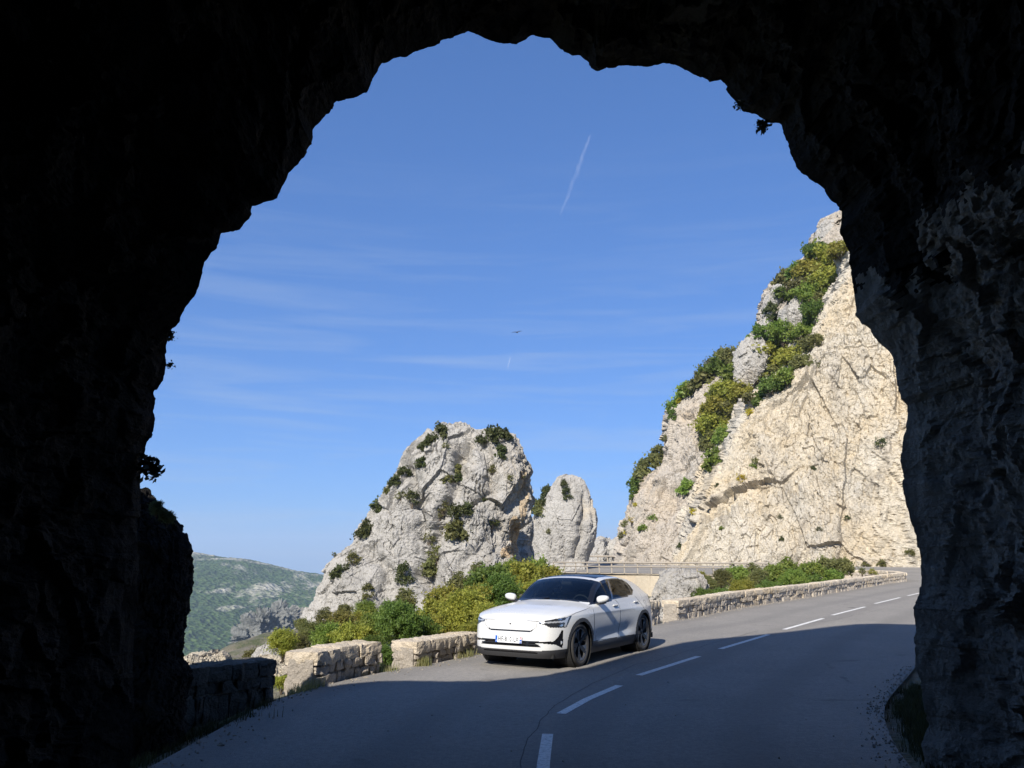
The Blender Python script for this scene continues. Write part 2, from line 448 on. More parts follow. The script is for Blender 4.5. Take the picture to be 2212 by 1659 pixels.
edge_px = [(500, 1560), (592, 1507), (682, 1484), (822, 1451), (896, 1440), (1030, 1415)]
Ledge = [np.array([-3.4, -40, 0]), np.array([-3.4, 0, 0]), np.array([-3.25, 5, 0])] + [gnd(*p) for p in edge_px]
Ledge += [np.array([1.2, 20.2, 0.0])] + [gnd(*p) for p in [(1437, 1344.5), (1600, 1313), (1761, 1288), (1860, 1271), (1912, 1262)]]
last = Ledge[-1]
Ledge += [np.array([26.6, 54.5, .27]), np.array([27.2, 57, .32]), np.array([26.6, 60.3, .35]), np.array([23, 63.2, .35]), np.array([19, 65.2, .35]),
          np.array([12, 71.5, .35]), np.array([4.2, 80, .35]), np.array([8.2, 92, .6]), np.array([9.0, 105, .8]), np.array([8, 125, 1.0])]
dash_px = [((1168, 1730), (1183, 1586)), ((1212, 1542), (1338, 1481)), ((1380, 1459), (1509, 1418)), ((1556, 1402), (1660, 1371)),
           ((1694, 1360), (1778, 1336)), ((1798, 1329), (1868, 1311)), ((1890, 1304), (1944, 1291)), ((1961, 1287), (2000, 1278)), ((2015, 1274.5), (2045, 1268))]
mid = [gnd(*q) for d in dash_px for q in d]
Redge = [np.array([3.0, -40, 0]), np.array([2.9, 0, 0]), np.array([3.0, 5, 0])] + [gnd(*p) for p in [(1960, 1659), (1925, 1600), (1900, 1530), (1980, 1440)]]
for i in range(6, len(mid)):
    d = mid[i] - mid[i - 1]; d /= np.linalg.norm(d); nrm = np.array([d[1], -d[0], 0]); p = mid[i] + nrm * 3.3
    if p[1] > 17: Redge.append(np.array([p[0], p[1], zr(p[1])]))
Redge += [np.array([31, 45, .25]), np.array([36, 52, .5]), np.array([38.5, 58, .85]), np.array([37, 65.5, 1.0]), np.array([29, 71.5, 1.05]), np.array([20, 76, 1.05]),
          np.array([14.5, 83, 1.05]), np.array([12.6, 92, 1.15]), np.array([13, 105, 1.3]), np.array([12, 125, 1.4])]
# pair the two edges by explicit split at the hairpin, so that the strip never folds
def split(P, f): 
    i = next(k for k, p in enumerate(P) if f(p)); return np.array(P[:i + 1]), np.array(P[i:])
L1, L2 = split(Ledge, lambda p: p[0] > 26.5); R1, R2 = split(Redge, lambda p: p[0] > 35.9)
L2a, L2b = split(list(L2), lambda p: p[0] < 4.3); R2a, R2b = split(list(R2), lambda p: p[0] < 14.6)
segs = [(L1, R1, 260), (L2a, R2a, 110), (L2b, R2b, 50)]
LL = np.concatenate([resample(smooth_poly(dens(a, .5), 3), n) for a, b, n in segs]); RR = np.concatenate([resample(smooth_poly(dens(b, .5), 3), n) for a, b, n in segs])
nc = 17
G = LL[:, None, :] * (1 - np.linspace(0, 1, nc)[None, :, None]) + RR[:, None, :] * np.linspace(0, 1, nc)[None, :, None]
yy = G[..., 1]
road = mesh_np('road', G.reshape(-1, 3), grid_faces(len(LL), nc)[:, ::-1], M_asphalt, smooth=True)
att = road.data.attributes.new('across', 'FLOAT', 'POINT'); att.data.foreach_set('value', np.tile(np.linspace(0, 1, nc), len(LL)).astype(np.float32))
tag(road, kind='structure')
road_bvh = BVHTree.FromPolygons([tuple(p) for p in G.reshape(-1, 3)], [tuple(f) for f in grid_faces(len(LL), nc)])
def road_z(x, y):
    h = road_bvh.ray_cast(Vector((x, y, 60)), Vector((0, 0, -1)))
    return h[0].z if h[0] is not None else None

# painted centre dashes: one thing each, in reading order from the camera
def strip(name, pts, w, lift, mat):
    V = []; F = []
    for i, p in enumerate(pts):
        a = pts[max(i - 1, 0)]; c = pts[min(i + 1, len(pts) - 1)]; d = c - a; d = d / np.linalg.norm(d[:2]); nrm = np.array([-d[1], d[0]])
        for s_ in (-1, 1):
            x, y = p[0] + nrm[0] * w / 2 * s_, p[1] + nrm[1] * w / 2 * s_
            z = road_z(x, y); V.append((x, y, (z if z is not None else zr(y)) + lift))
    F = [(2 * i, 2 * i + 2, 2 * i + 3, 2 * i + 1) for i in range(len(pts) - 1)]
    return mesh_np(name, np.array(V), np.array(F)[:, ::-1], mat)
ords = ['cut by the bottom edge of the view', 'second from the bottom, in shade', 'third from the bottom, in shade',
        'half in sun where the tunnel shadow ends', 'fifth from the bottom, in sun', 'sixth from the bottom, in sun below the long parapet', 'seventh from the bottom, small and sunlit',
        'last before the right tunnel wall hides the line', 'short one partly hidden behind right tunnel wall']
for i, (a, b_) in enumerate(dash_px):
    A, B = gnd(*a), gnd(*b_)
    n = 12; pts = [A + (B - A) * k / n for k in range(n + 1)]
    if i == 0:
        C = gnd(1174, 1650); pts = [A + (C - A) * k / 6 for k in range(6)] + [C + (B - C) * k / 6 for k in range(7)]
    if i == 1:
        C = gnd(1268, 1511); pts = [A + (C - A) * k / 6 for k in range(6)] + [C + (B - C) * k / 6 for k in range(7)]
    o = strip('lane_dash', pts, 0.115, 0.004, M_paint)
    tag(o, 'white centre dash of the road, ' + ords[i], 'road marking', 'centre line dashes on the road')
def joint(pxs, w, name='road_joint'):
    P = dens([gnd(*q) for q in pxs], .12); rj = np.random.RandomState(3); P = P + np.c_[fbm(P * 1.3, 4, 5) * .10, fbm(P * 1.3 + 9, 4, 6) * .10, 0 * P[:, 0]]
    o = strip(name, [p for p in P], w, 0.003, M_joint); tag(o, kind='structure'); return o
M_joint = plain("bitumen_joint", (0.05, 0.048, 0.046), 0.8)
joint([(1120, 1659), (1150, 1580), (1195, 1525), (1290, 1473), (1370, 1437), (1440, 1420), (1545, 1388), (1640, 1362)], .012)
joint([(1700, 1352), (1800, 1340), (1905, 1316)], .012)


# ================================================================== TUNNEL ROCK
cont = [(285, 1760), (286, 1560), (290, 1400), (296, 1250), (300, 1150), (302, 1060), (304, 1030), (307, 1005), (318, 960), (324, 945), (338, 905), (331, 888), (338, 860), (334, 848),
 (351, 827), (361, 787), (358, 750), (363, 726), (372, 708), (388, 696), (396, 676), (403, 661), (412, 648), (421, 635), (432, 598), (439, 565), (455, 545), (474, 527), (477, 503), (490, 501),
 (517, 494), (542, 464), (544, 445), (575, 435), (600, 430), (608, 411), (616, 393), (625, 376), (640, 358), (651, 348), (665, 325), (676, 308), (678, 282), (690, 266), (704, 252), (715, 236),
 (726, 222), (757, 214), (792, 199), (808, 165), (824, 136), (850, 127), (878, 124), (890, 112), (903, 106), (930, 98), (958, 88), (985, 80), (1009, 71), (1025, 75), (1039, 83), (1064, 92), (1090, 95), (1116, 95),
 (1135, 86), (1149, 78), (1170, 80), (1188, 83), (1203, 99), (1216, 115), (1234, 122), (1253, 120), (1268, 133), (1280, 144), (1292, 150), (1310, 143), (1352, 140), (1396, 145), (1425, 141), (1453, 135),
 (1477, 151), (1508, 164), (1534, 180), (1557, 173), (1573, 200), (1596, 224), (1607, 240), (1633, 247), (1659, 266), (1688, 268), (1696, 297), (1706, 333), (1724, 365), (1742, 380), (1760, 391),
 (1779, 411), (1792, 430), (1807, 437), (1818, 458), (1815, 500), (1823, 521), (1833, 547), (1836, 587), (1845, 631), (1849, 680), (1862, 700), (1880, 715), (1897, 739), (1920, 760), (1934, 790), (1941, 826),
 (1946, 862), (1961, 875), (1960, 909), (1951, 943), (1946, 997), (1949, 1046), (1958, 1080), (1966, 1119), (1980, 1158), (1986, 1197), (1990, 1235), (1988, 1285), (1973, 1313), (1976, 1348),
 (1979, 1392), (1979, 1438), (1990, 1484), (1997, 1540), (2010, 1563), (1993, 1613), (2004, 1659), (2012, 1780)]
TANE = math.tan(SUN_EL)
shp = [(820, 1471), (890, 1470), (960, 1474), (1030, 1479), (1100, 1480), (1150, 1475), (1200, 1462), (1250, 1447), (1300, 1433), (1360, 1415), (1430, 1398), (1475, 1388), (1520, 1382), (1610, 1374), (1700, 1365), (1800, 1353), (1850, 1348), (1900, 1347), (1980, 1349)]
def pq(x, y): return -(x * SUN_AZ[0] + y * SUN_AZ[1]), x * (-SUN_AZ[1]) + y * SUN_AZ[0]
_b = sorted([(pq(*gnd(*s)[:2])[1], pq(*gnd(*s)[:2])[0]) for s in shp])
BQ = np.array([-30, -7.5, -7.28, -7.1] + [b[0] for b in _b] + [4, 30]); BPp = np.array([9.2, 9.0, 9.4, 10.2] + [b[1] for b in _b] + [26.5, 30])
def sig(x, y):
    p, q = pq(x, y); return TANE * (np.interp(q, BQ, BPp) - p)
CT = resample(np.array(cont, float), 1300)
# fractal roughening of the silhouette, in the picture's own small scale
tt = np.arange(len(CT)) / len(CT)
nn = fbm(np.stack([tt * 95, tt * 0 + 3.1, tt * 0], 1), 5, 11, 0.62) * 6.5 + facets(np.stack([tt * 70, tt * 0 + .5, tt * 0 + .5], 1), 5)[0] * 3.6 + facets(np.stack([tt * 230, tt * 0 + .5, tt * 0 + .5], 1), 8)[0] * 1.7
tan_ = np.gradient(CT, axis=0); tan_ /= np.linalg.norm(tan_, axis=1, keepdims=True) + 1e-9
CT = CT + np.stack([tan_[:, 1], -tan_[:, 0]], 1) * nn[:, None] * -1.0
YE = np.zeros(len(CT)); YS = np.linspace(2.5, 8.4, 240)
ang = np.arctan2(829 - CT[:, 1], CT[:, 0] - 1130)
capY = np.interp(CT[:, 0], [300, 700, 1100, 1700, 2000], [7.2, 8.0, 8.3, 8.2, 7.7])
for i, (u, v) in enumerate(CT):
    d = ray(u, v); x = d[0] / d[1] * YS; z = CAMH + d[2] / d[1] * YS
    okk = (z <= sig(x, YS) - 0.02) & (YS <= capY[i])
    bad = np.where(~okk)[0]
    k = bad[0] - 1 if len(bad) else len(YS) - 1
    YE[i] = YS[max(k, 0)]
w_ = 25; pad = np.pad(YE, w_, mode='edge'); YE = np.array([pad[i:i + 2 * w_ + 1].min() for i in range(len(YE))])
pad = np.pad(YE, w_, mode='edge'); YE = np.array([pad[i:i + 2 * w_ + 1].mean() for i in range(len(YE))])
E_ = np.array([at(u, v, Y) for (u, v), Y in zip(CT, YE)])
T_ = np.array([at(u, v, 7.8) for (u, v) in CT])
pad = np.pad(T_, ((20, 20), (0, 0)), mode='edge'); T_ = np.array([pad[i:i + 41].mean(0) for i in range(len(T_))])
kx = 1 - .38 * np.clip((7.6 - T_[:, 2]) / 4.5, 0, 1); T_[:, 0] = np.where(T_[:, 0] > 2.4, 2.4 + (T_[:, 0] - 2.4) * kx, np.clip(T_[:, 0], -4.1, 4.6))
cx_, cz_ = 0.3, 2.4
depth_s = np.concatenate([np.linspace(0, 0.6, 22), np.linspace(0.64, 5.6, 150), np.linspace(5.9, 40, 60)])
rings = []
for s_ in depth_s:
    w = min(1, s_ / 3.2); w = w * w * (3 - 2 * w)
    R = E_.copy(); R[:, 0] = E_[:, 0] * (1 - w) + T_[:, 0] * w; R[:, 2] = E_[:, 2] * (1 - w) + T_[:, 2] * w
    R[:, 1] = E_[:, 1] - s_
    rings.append(R)
INT = np.array(rings)
def out_dir(R):
    d = np.stack([R[..., 0] - cx_, 0 * R[..., 0], np.maximum(R[..., 2] - cz_, 0)], -1); return d / np.linalg.norm(d, axis=-1, keepdims=True)
P = INT.reshape(-1, 3)
Q = P * np.array([1, .75, .55])
d1 = fbm(Q * 0.45 + 5, 4, 21); f1, e1 = facets(Q * 0.9 + fbm(Q, 3, 3)[:, None] * .5, 31); f2, e2 = facets(Q * 2.6 + 3, 37); d4 = fbm(Q * 3.5, 5, 40, 0.6)
disp = 0.25 + 0.36 * d1 + 0.20 * f1 + 0.11 * f2 + 0.085 * facets(Q * 6.0 + 1, 39)[0] + 0.03 * facets(Q * 13 + 1, 43)[0] + 0.10 * d4 + 0.07 * fbm(Q * 10, 3, 45, .7) - 0.10 * np.clip(1 - e1 / .18, 0, 1)
ramp = np.repeat(np.clip(depth_s / 0.7, 0, 1) ** 0.8, len(CT))
disp = np.maximum(disp, 0.0) * ramp
P = P + out_dir(P) * disp[:, None] + np.stack([0 * disp, ramp * 0.12 * fbm(Q * 1.7, 4, 50), 0 * disp], 1)
INT = P.reshape(INT.shape)
# outer face, from the mouth edge up to the ridge that throws the shadow on the road
a01 = np.clip((CT[:, 0] - 1106) / 800, -1, 1)
low = np.clip((CT[:, 1] - 900) / 700, 0, 1) * (CT[:, 0] > 1106)
lowl = np.clip((CT[:, 1] - 700) / 400, 0, 1) * (CT[:, 0] <= 1106)
RX = E_[:, 0] + np.where(CT[:, 0] > 1106, 10 * np.clip(a01, 0, 1) ** 2 + 9 * low, -1.4 * 3 * np.clip(-a01, 0, 1) - 0.6)
RYY = E_[:, 1] - np.where(CT[:, 0] > 1106, 3.2 * (1 - low), 3.4 - 0.9 * lowl)
RZZ = sig(RX, RYY) * (1 - low) * (1 - 0 * lowl) + low * (-1.5)
RID = np.stack([RX, RYY, np.maximum(RZZ, np.where(low > .5, -2, E_[:, 2] + .2))], 1)
BACK = RID + np.stack([np.where(CT[:, 0] > 1106, 6, -6) + 0 * RX, -30 + 0 * RX, -4 + 0 * RX], 1)
BACK[:, 2] = np.maximum(BACK[:, 2], 9.5) * 1.0
nO = 60; OUT = []
for k in range(nO, 0, -1):
    s_ = k / nO; R = E_ * (1 - s_) + RID * s_
    OUT.append(R)
OUT = np.array(OUT); PO = OUT.reshape(-1, 3)
rampo = np.repeat(np.sin(np.pi * np.arange(nO, 0, -1) / nO) ** 0.7, len(CT))
po = facets(PO * 0.5, 61)[0] * 0.5 + fbm(PO * 0.9, 5, 62) * 0.5
PO[:, 1] -= np.abs(po) * rampo * 0.9
TUN = np.concatenate([BACK[None], OUT, INT], 0)
fc = grid_faces(TUN.shape[0], TUN.shape[1]); TV = TUN.reshape(-1, 3)
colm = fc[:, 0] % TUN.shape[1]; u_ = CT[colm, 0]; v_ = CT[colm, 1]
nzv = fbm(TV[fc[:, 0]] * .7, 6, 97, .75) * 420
mi = ((u_ > 1700) & (v_ + nzv > 640)).astype(int)  # lower right wall gets the paler copy, as painted mouth light
tun = mesh_np('rock_tunnel', TV, fc, M_tunnel, mats=[M_tunnel_lit], midx=mi)
# unseen cap far behind the camera, added to keep the gallery dark
endc = INT[-1]
ce = np.array([[0.3, endc[:, 1].mean() - 1, 2.0]])
capf = [(i, i + 1, len(endc)) for i in range(len(endc) - 1)]
capo = mesh_np('added_end_cap', np.concatenate([endc, ce]), np.array(capf), M_tunnel, parent=tun)
tag(tun, 'dark rough hewn rock tunnel framing the whole view', 'tunnel')
# ================================================================== ROCK BODIES
ROCKS = {}
def row_rock(name, prof, Y, half, mat, n=2.6, nth=420, nrow=300, amp=0.5, sc=0.5, shear=0.0, seed=1, lean=0.0, zlow=None, front=0.72, crease=None, xclip=None, fine=1.0, strat=None, parent=None, jag=0.0, over=0, swell=0.10, crd=1.0, stain=None, az_=.8, veins=1.0, mid=1.0):
    """a closed rock: at every height the two flanks (read off the skyline at distance Y) carry a rounded, deep cross-section.
    prof rows: (v, uL, uR) from the top down; half = depth of the body in metres; lean pushes the face back with height."""
    prof = sorted(prof, key=lambda r: r[0])
    zz, xl, xr = [], [], []
    z0 = zlow if zlow is not None else at(prof[-1][1], prof[-1][0], Y)[2] - 1
    xm = (at(prof[len(prof) // 2][1], prof[len(prof) // 2][0], Y)[0] + min(at(prof[len(prof) // 2][2], prof[len(prof) // 2][0], Y)[0], 1e9)) / 2
    for v, ul, ur in prof:
        ya = yb = Y + half * .5
        for _ in range(12):      # the flanks stand at the depth the leaning, turned body has there
            a, b = at(ul, v, ya), at(ur, v, yb)
            ya = .5 * ya + .5 * (Y + half * .5 + lean * max(a[2] - z0, 0) + shear * (a[0] - xm)); yb = .5 * yb + .5 * (Y + half * .5 + lean * max(b[2] - z0, 0) + max(shear * (b[0] - xm), -.6 * Y))
        zz.append(a[2]); xl.append(a[0]); xr.append(b[0])
    zz, xl, xr = np.array(zz), np.array(xl), np.array(xr)
    o_ = np.argsort(-zz); zz, xl, xr = zz[o_], xl[o_], xr[o_]
    zs = np.linspace(zz[0], z0, nrow)
    XL = np.interp(-zs, -zz, xl); XR = np.interp(-zs, -zz, xr)
    t = np.linspace(0, 1, nth, endpoint=False)
    th = np.where(t < front, math.pi + math.pi * t / front, math.pi * (t - front) / (1 - front))   # front half sampled finely
    cth, sth = np.cos(th), np.sin(th)
    cx = (XL + XR) / 2; hw = (XR - XL) / 2
    hd = half * (0.35 + 0.65 * np.clip(hw / hw.max(), 0, 1)) if over == 0 else np.minimum(half, hw * over)
    ex = np.sign(cth) * np.abs(cth) ** (2 / n); ey = np.sign(sth) * np.abs(sth) ** (2 / n)
    Gx = cx[:, None] + hw[:, None] * ex[None]
    hgt = (zs - zs[-1])[:, None]
    Gy = Y + half * 0.5 + hd[:, None] * ey[None] + lean * hgt + shear * (Gx - xm)
    Gz = np.repeat(zs[:, None], nth, 1)
    # close the top: shrink the last few rows
    k = 7; f = np.sqrt(1 - (1 - np.arange(k) / k) ** 2) * 1.0
    for i in range(k):
        mx = Gx[k].mean(); my = Gy[k].mean()
        Gx[i] = cx[i] + (Gx[i] - cx[i]) * (0.25 + 0.75 * f[i]); Gy[i] = my + (Gy[i] - my) * (0.05 + 0.95 * f[i])
    G = np.stack([Gx, Gy, Gz], -1)
    Nn = -grid_normals(G, wrap=True)
    P = G.reshape(-1, 3); n0 = Nn.reshape(-1, 3)
    cen = np.stack([np.repeat(cx, nth), np.repeat(Gy.mean(1), nth), P[:, 2]], 1)
    flip = ((P - cen) * n0).sum(1) < 0; n0 = np.where(flip[:, None], -n0, n0)
    Q = P * sc
    warp = np.stack([fbm(Q * .8 + 9, 3, seed + 70), fbm(Q * .8 + 31, 3, seed + 71), fbm(Q * .8 + 53, 3, seed + 72)], 1)
    Qw = Q + warp * 0.16
    Qw = Qw * np.array([1, 1, az_]); big = fbm(Q * 0.35, 4, seed); rid = fbm(Qw * 0.7, 4, seed + 9, 0.55, ridged=True)
    f1, e1 = facets(Qw * 0.55, seed + 3); f2, e2 = facets(Qw * 1.5 * np.array([1, 1, .8]), seed + 4); f3, e3 = facets(Qw * 4.0, seed + 6)
    fn = fbm(Qw * 3.0, 5, seed + 8, 0.62)
    cr1 = fbm(Qw * np.array([1.6, 1.6, .7]) + 40, 4, seed + 30, .6); cr1 = np.clip(1 - np.abs(cr1) / .045, 0, 1) * np.clip(fbm(Q * .9, 2, seed + 31) * 3 + .4, 0, 1)
    d = amp * (swell + 0.9 * big + 0.18 * rid + mid * (0.46 * f1 + 0.22 * f2) + fine * (0.11 * f3 + 0.20 * fn + 0.07 * facets(Qw * 9.0, seed + 7)[0] + 0.10 * fbm(Qw * 9, 3, seed + 44, .7)) - 0.30 * veins * cr1)
    if strat is not None:      # slanted bedding: dir (in x,z), period, depth
        (ax, az), per, dep = strat
        s_ = (P[:, 0] * ax + P[:, 2] * az) / per + warp[:, 0] * 1.4
        fr = s_ - np.floor(s_); d = d + dep * (np.abs(fr - 0.5) * 2 - 0.5 + 0.6 * (_r(np.floor(s_).astype(np.int64), 0 * P[:, 0].astype(np.int64), 0 * P[:, 0].astype(np.int64), 3) - .5))
    if jag: d = d + jag * fbm(Qw * np.array([1.3, 1.3, .5]), 4, seed + 20, .6, ridged=True)
    if crease:
        for pts, wdt, dep in crease:
            W = np.array([at(u, v, Y) for u, v in pts])[:, [0, 2]]
            best = np.full(len(P), 9e9); X = P[:, [0, 2]] + warp[:, :2] * 1.2
            for a, b in zip(W[:-1], W[1:]):
                ab = b - a; tt_ = np.clip(((X - a) @ ab) / (ab @ ab), 0, 1)
                best = np.minimum(best, np.linalg.norm(X - (a + tt_[:, None] * ab), axis=1))
            d = d - dep * crd * np.exp(-(best / wdt) ** 2) * (n0[:, 1] < 0.2)
    P = P + n0 * d[:, None]
    F = grid_faces(nrow, nth, wrap=True)
    mi_ = None; ms_ = []
    if stain:
        fcn = P[F[:, 0]]; dep_ = CP * fcn[:, 1] + SP * (fcn[:, 2] - CAMH); uu = 1106 + FPX * fcn[:, 0] / dep_; vv_ = 829.5 - FPX * (-SP * fcn[:, 1] + CP * (fcn[:, 2] - CAMH)) / dep_
        nz_ = fbm(Qw[F[:, 0]] * np.array([2.2, 2.2, .8]), 4, 66) * 1.3; mi_ = np.zeros(len(F), int); ms_ = [stain[0]]
        for (a, b, ru, rv) in stain[1]: mi_ |= ((((uu - a) / ru) ** 2 + ((vv_ - b) / rv) ** 2 + nz_) < .75).astype(int)
    o = mesh_np(name, P, F, mat, parent=parent, mats=ms_, midx=mi_)
    cap = len(P)
    b = BVHTree.FromPolygons([tuple(p) for p in P], [tuple(f) for f in F[:, ::1]])
    return o, b

BV = {}
# the tall crag in the middle of the view
crag_prof = [(919, 975, 990), (926, 958, 1002), (936, 948, 1030), (944, 938, 1096), (954, 925, 1112), (975, 904, 1122), (990, 884, 1128), (1015, 868, 1140), (1050, 852, 1146), (1090, 830, 1147),
             (1130, 800, 1143), (1150, 786, 1122), (1170, 775, 1118), (1200, 740, 1118), (1230, 714, 1130), (1270, 702, 1145), (1300, 690, 1150), (1345, 668, 1150), (1400, 640, 1150)]
crag, BV['crag'] = row_rock('rock_crag', crag_prof, 52, 6.0, M_grey, n=3.3, shear=-.15, nth=720, nrow=420, swell=-.06, amp=0.85, sc=0.46, stain=(M_ochre, [(1130, 1070, 14, 60), (1112, 1150, 16, 40), (1095, 1190, 18, 18)]), seed=3, zlow=-9, lean=0.10,
    strat=((0.55, 0.83), 2.6, 0.10),
    crease=[([(1000, 960), (985, 1000), (995, 1060), (960, 1100), (955, 1150), (925, 1185), (930, 1240), (945, 1290)], 0.55, 1.3), ([(1146, 1040), (1090, 1120), (1050, 1170), (1000, 1230)], 0.35, 0.35),
            ([(870, 1010), (905, 1070), (890, 1100), (925, 1150)], 0.45, 0.8), ([(1035, 960), (1050, 1000), (1060, 1060), (1010, 1090)], 0.35, 0.6), ([(790, 1180), (830, 1230), (860, 1290)], 0.5, 0.7)])
tag(crag, 'tall pale grey limestone crag dotted with shrubs, behind the hedge left of the car', 'rock crag')
slab, BV['slab'] = row_rock('rock_slab', [(1030, 1214, 1246), (1036, 1206, 1258), (1050, 1196, 1268), (1075, 1180, 1277), (1100, 1165, 1280), (1130, 1152, 1285), (1160, 1150, 1281), (1190, 1146, 1270), (1215, 1143, 1262), (1240, 1140, 1262)],
    86, 3.6, M_grey, n=3.0, nth=420, nrow=260, amp=0.55, sc=0.45, seed=14, zlow=-2, shear=-0.25, lean=0.05,
    crease=[([(1262, 1070), (1262, 1120), (1250, 1180), (1242, 1215)], 0.5, 0.8)])
tag(slab, 'smooth upright grey rock slab standing behind the left end of the wooden railing', 'rock')
neck, BV['neck'] = row_rock('boulder', [(1118, 1118, 1146), (1135, 1112, 1148), (1160, 1112, 1146), (1180, 1116, 1142), (1195, 1112, 1148), (1215, 1112, 1150), (1235, 1112, 1150)], 70, 2.2, M_grey, n=2.5, nth=220, nrow=150, amp=0.45, sc=0.7, seed=17, zlow=-2)
tag(neck, 'shaded boulder pile wedged between the tall crag and the upright slab', 'boulder')
dist, BV['dist'] = row_rock('rock_bluff', [(1160, 1298, 1318), (1166, 1290, 1326), (1172, 1284, 1345), (1190, 1276, 1360), (1215, 1270, 1370), (1230, 1270, 1370)], 128, 6, M_grey, n=2.6, nth=300, nrow=160, amp=0.9, sc=0.35, seed=19, zlow=-2, shear=0.9,
    crease=[([(1316, 1165), (1322, 1190), (1320, 1215)], 0.8, 1.2)])
tag(dist, 'small dark shaded rock bluff beyond the road gap between slab and cliff', 'rock')
# the big bare cliff, right
cliffA_prof = [(440, 1868, 2600), (500, 1856, 2600), (560, 1846, 2600), (590, 1836, 2600), (640, 1806, 2600), (690, 1770, 2600), (740, 1742, 2600), (800, 1700, 2600), (840, 1668, 2600), (870, 1640, 2600), (915, 1602, 2600),
               (960, 1570, 2600), (1010, 1548, 2600), (1060, 1530, 2600), (1110, 1502, 2600), (1160, 1490, 2600), (1215, 1478, 2600), (1240, 1475, 2600)]
cliffA, BV['A'] = row_rock('bare_cliff', cliffA_prof, 72, 9, M_cream, n=5, nth=1000, nrow=620, crd=.0, az_=.5, veins=.35, mid=1.25, amp=1.45, sc=0.34, seed=23, zlow=-0.5, lean=0.36, shear=-0.46, front=0.88, fine=1.35, over=0.45,
    strat=((-0.45, 0.9), 3.1, 0.07),
    crease=[([(1850, 600), (1858, 700), (1866, 790), (1905, 860), (1880, 900), (1800, 1000), (1740, 1090), (1745, 1140)], 0.5, 1.0), ([(1960, 900), (1925, 980), (1935, 1060), (1960, 1130)], 0.7, 1.3),
            ([(1700, 810), (1760, 900), (1740, 980), (1660, 1040), (1690, 1090), (1665, 1150)], 0.4, 0.8), ([(1600, 930), (1650, 960), (1600, 1050), (1540, 1120)], 0.35, 0.6), ([(1880, 1110), (1900, 1170), (1880, 1210)], 0.5, 0.9), ([(1800, 760), (1830, 860), (1800, 930)], 0.35, 0.6)])
tag(cliffA, 'tall bare cream limestone cliff face rising above the road bend, right', 'cliff')
cliffB_prof = [(484, 1790, 2500), (492, 1772, 2500), (525, 1762, 2500), (560, 1738, 2500), (590, 1708, 2500), (610, 1682, 2500), (650, 1664, 2500), (690, 1652, 2500), (725, 1628, 2500), (750, 1612, 2500), (780, 1590, 2500), (800, 1548, 2500),
               (825, 1510, 2500), (850, 1482, 2500), (880, 1462, 2500), (900, 1452, 2500), (960, 1446, 2500), (1000, 1438, 2500), (1020, 1418, 2500), (1040, 1396, 2500), (1070, 1378, 2500), (1110, 1364, 2500), (1150, 1350, 2500), (1190, 1338, 2500), (1215, 1334, 2500), (1240, 1330, 2500)]
cliffB, BV['B'] = row_rock('wooded_cliff', cliffB_prof, 86, 10, M_pink, n=4, nth=800, nrow=560, amp=1.2, sc=0.38, seed=29, az_=.55, veins=.5, zlow=-0.5, lean=0.42, shear=-0.42, front=0.88, fine=1.3, over=0.45,
    strat=((0.80, 0.45), 2.2, 0.13), crease=[([(1560, 850), (1530, 960), (1500, 1060), (1440, 1160), (1400, 1215)], 0.6, 1.0), ([(1470, 1020), (1430, 1100), (1370, 1190)], 0.5, 0.7)])
tag(cliffB, 'wooded limestone cliff with netted pinkish face, behind the bare cream cliff', 'cliff')
def lump(prof, Y, half, label, seed, mat=M_grey, **kw):
    o, b = row_rock('rock_outcrop', prof, Y, half, mat, nth=kw.pop('nth', 200), nrow=kw.pop('nrow', 140), seed=seed, **kw)
    tag(o, label, 'rock'); return o, b
_, BV['l1'] = lump([(722, 1618, 1628), (735, 1604, 1640), (760, 1592, 1652), (790, 1588, 1650), (815, 1590, 1636), (835, 1596, 1620)], 97, 2.0, 'tall rounded grey rock standing among bushes halfway up the wooded slope', 41, amp=0.7, sc=0.5)
_, BV['l2'] = lump([(670, 1700, 1712), (676, 1694, 1738), (695, 1690, 1750), (715, 1690, 1738), (732, 1696, 1715)], 95, 2.0, 'broad pale grey rock patch between bushes high on the wooded slope', 42, amp=0.7, sc=0.5)
_, BV['l3'] = lump([(484, 1788, 1814), (492, 1774, 1850), (510, 1766, 1870), (535, 1760, 1880), (560, 1755, 1885)], 108, 3.0, 'pale grey rock tip at the very top of the wooded slope', 43, amp=0.8, sc=0.45)
_, BV['l4'] = lump([(622, 1676, 1684), (640, 1658, 1684), (665, 1650, 1674), (690, 1648, 1668), (712, 1640, 1662)], 99, 1.6, 'narrow grey rock on the skyline above the tall rounded rock', 44, amp=0.6, sc=0.5)
_, BV['l5'] = lump([(638, 1712, 1722), (652, 1702, 1730), (668, 1698, 1728), (680, 1700, 1716)], 98, 1.4, 'small grey rock showing just above the broad rock patch', 45, amp=0.5, sc=0.5)
# outcrop in the pit by the long parapet
_, BV['pit'] = lump([(1236, 1455, 1490), (1244, 1436, 1508), (1262, 1424, 1516), (1290, 1414, 1512), (1320, 1408, 1500), (1350, 1400, 1490), (1390, 1395, 1480)], 31, 1.8, 'whitish rock outcrop behind the near end of the long parapet', 46, mat=M_grey, amp=0.42, sc=1.0, nth=300, nrow=220)
M_foot = rock_mat("shade_dark_rock", (0.030, 0.028, 0.026), (0.036, 0.030, 0.025), (0.010, 0.010, 0.009), 1.3, 0.5, 0.6, 0.35, 0.3, 0.8)  # near-black base colour stands in for shade on the left outcrop
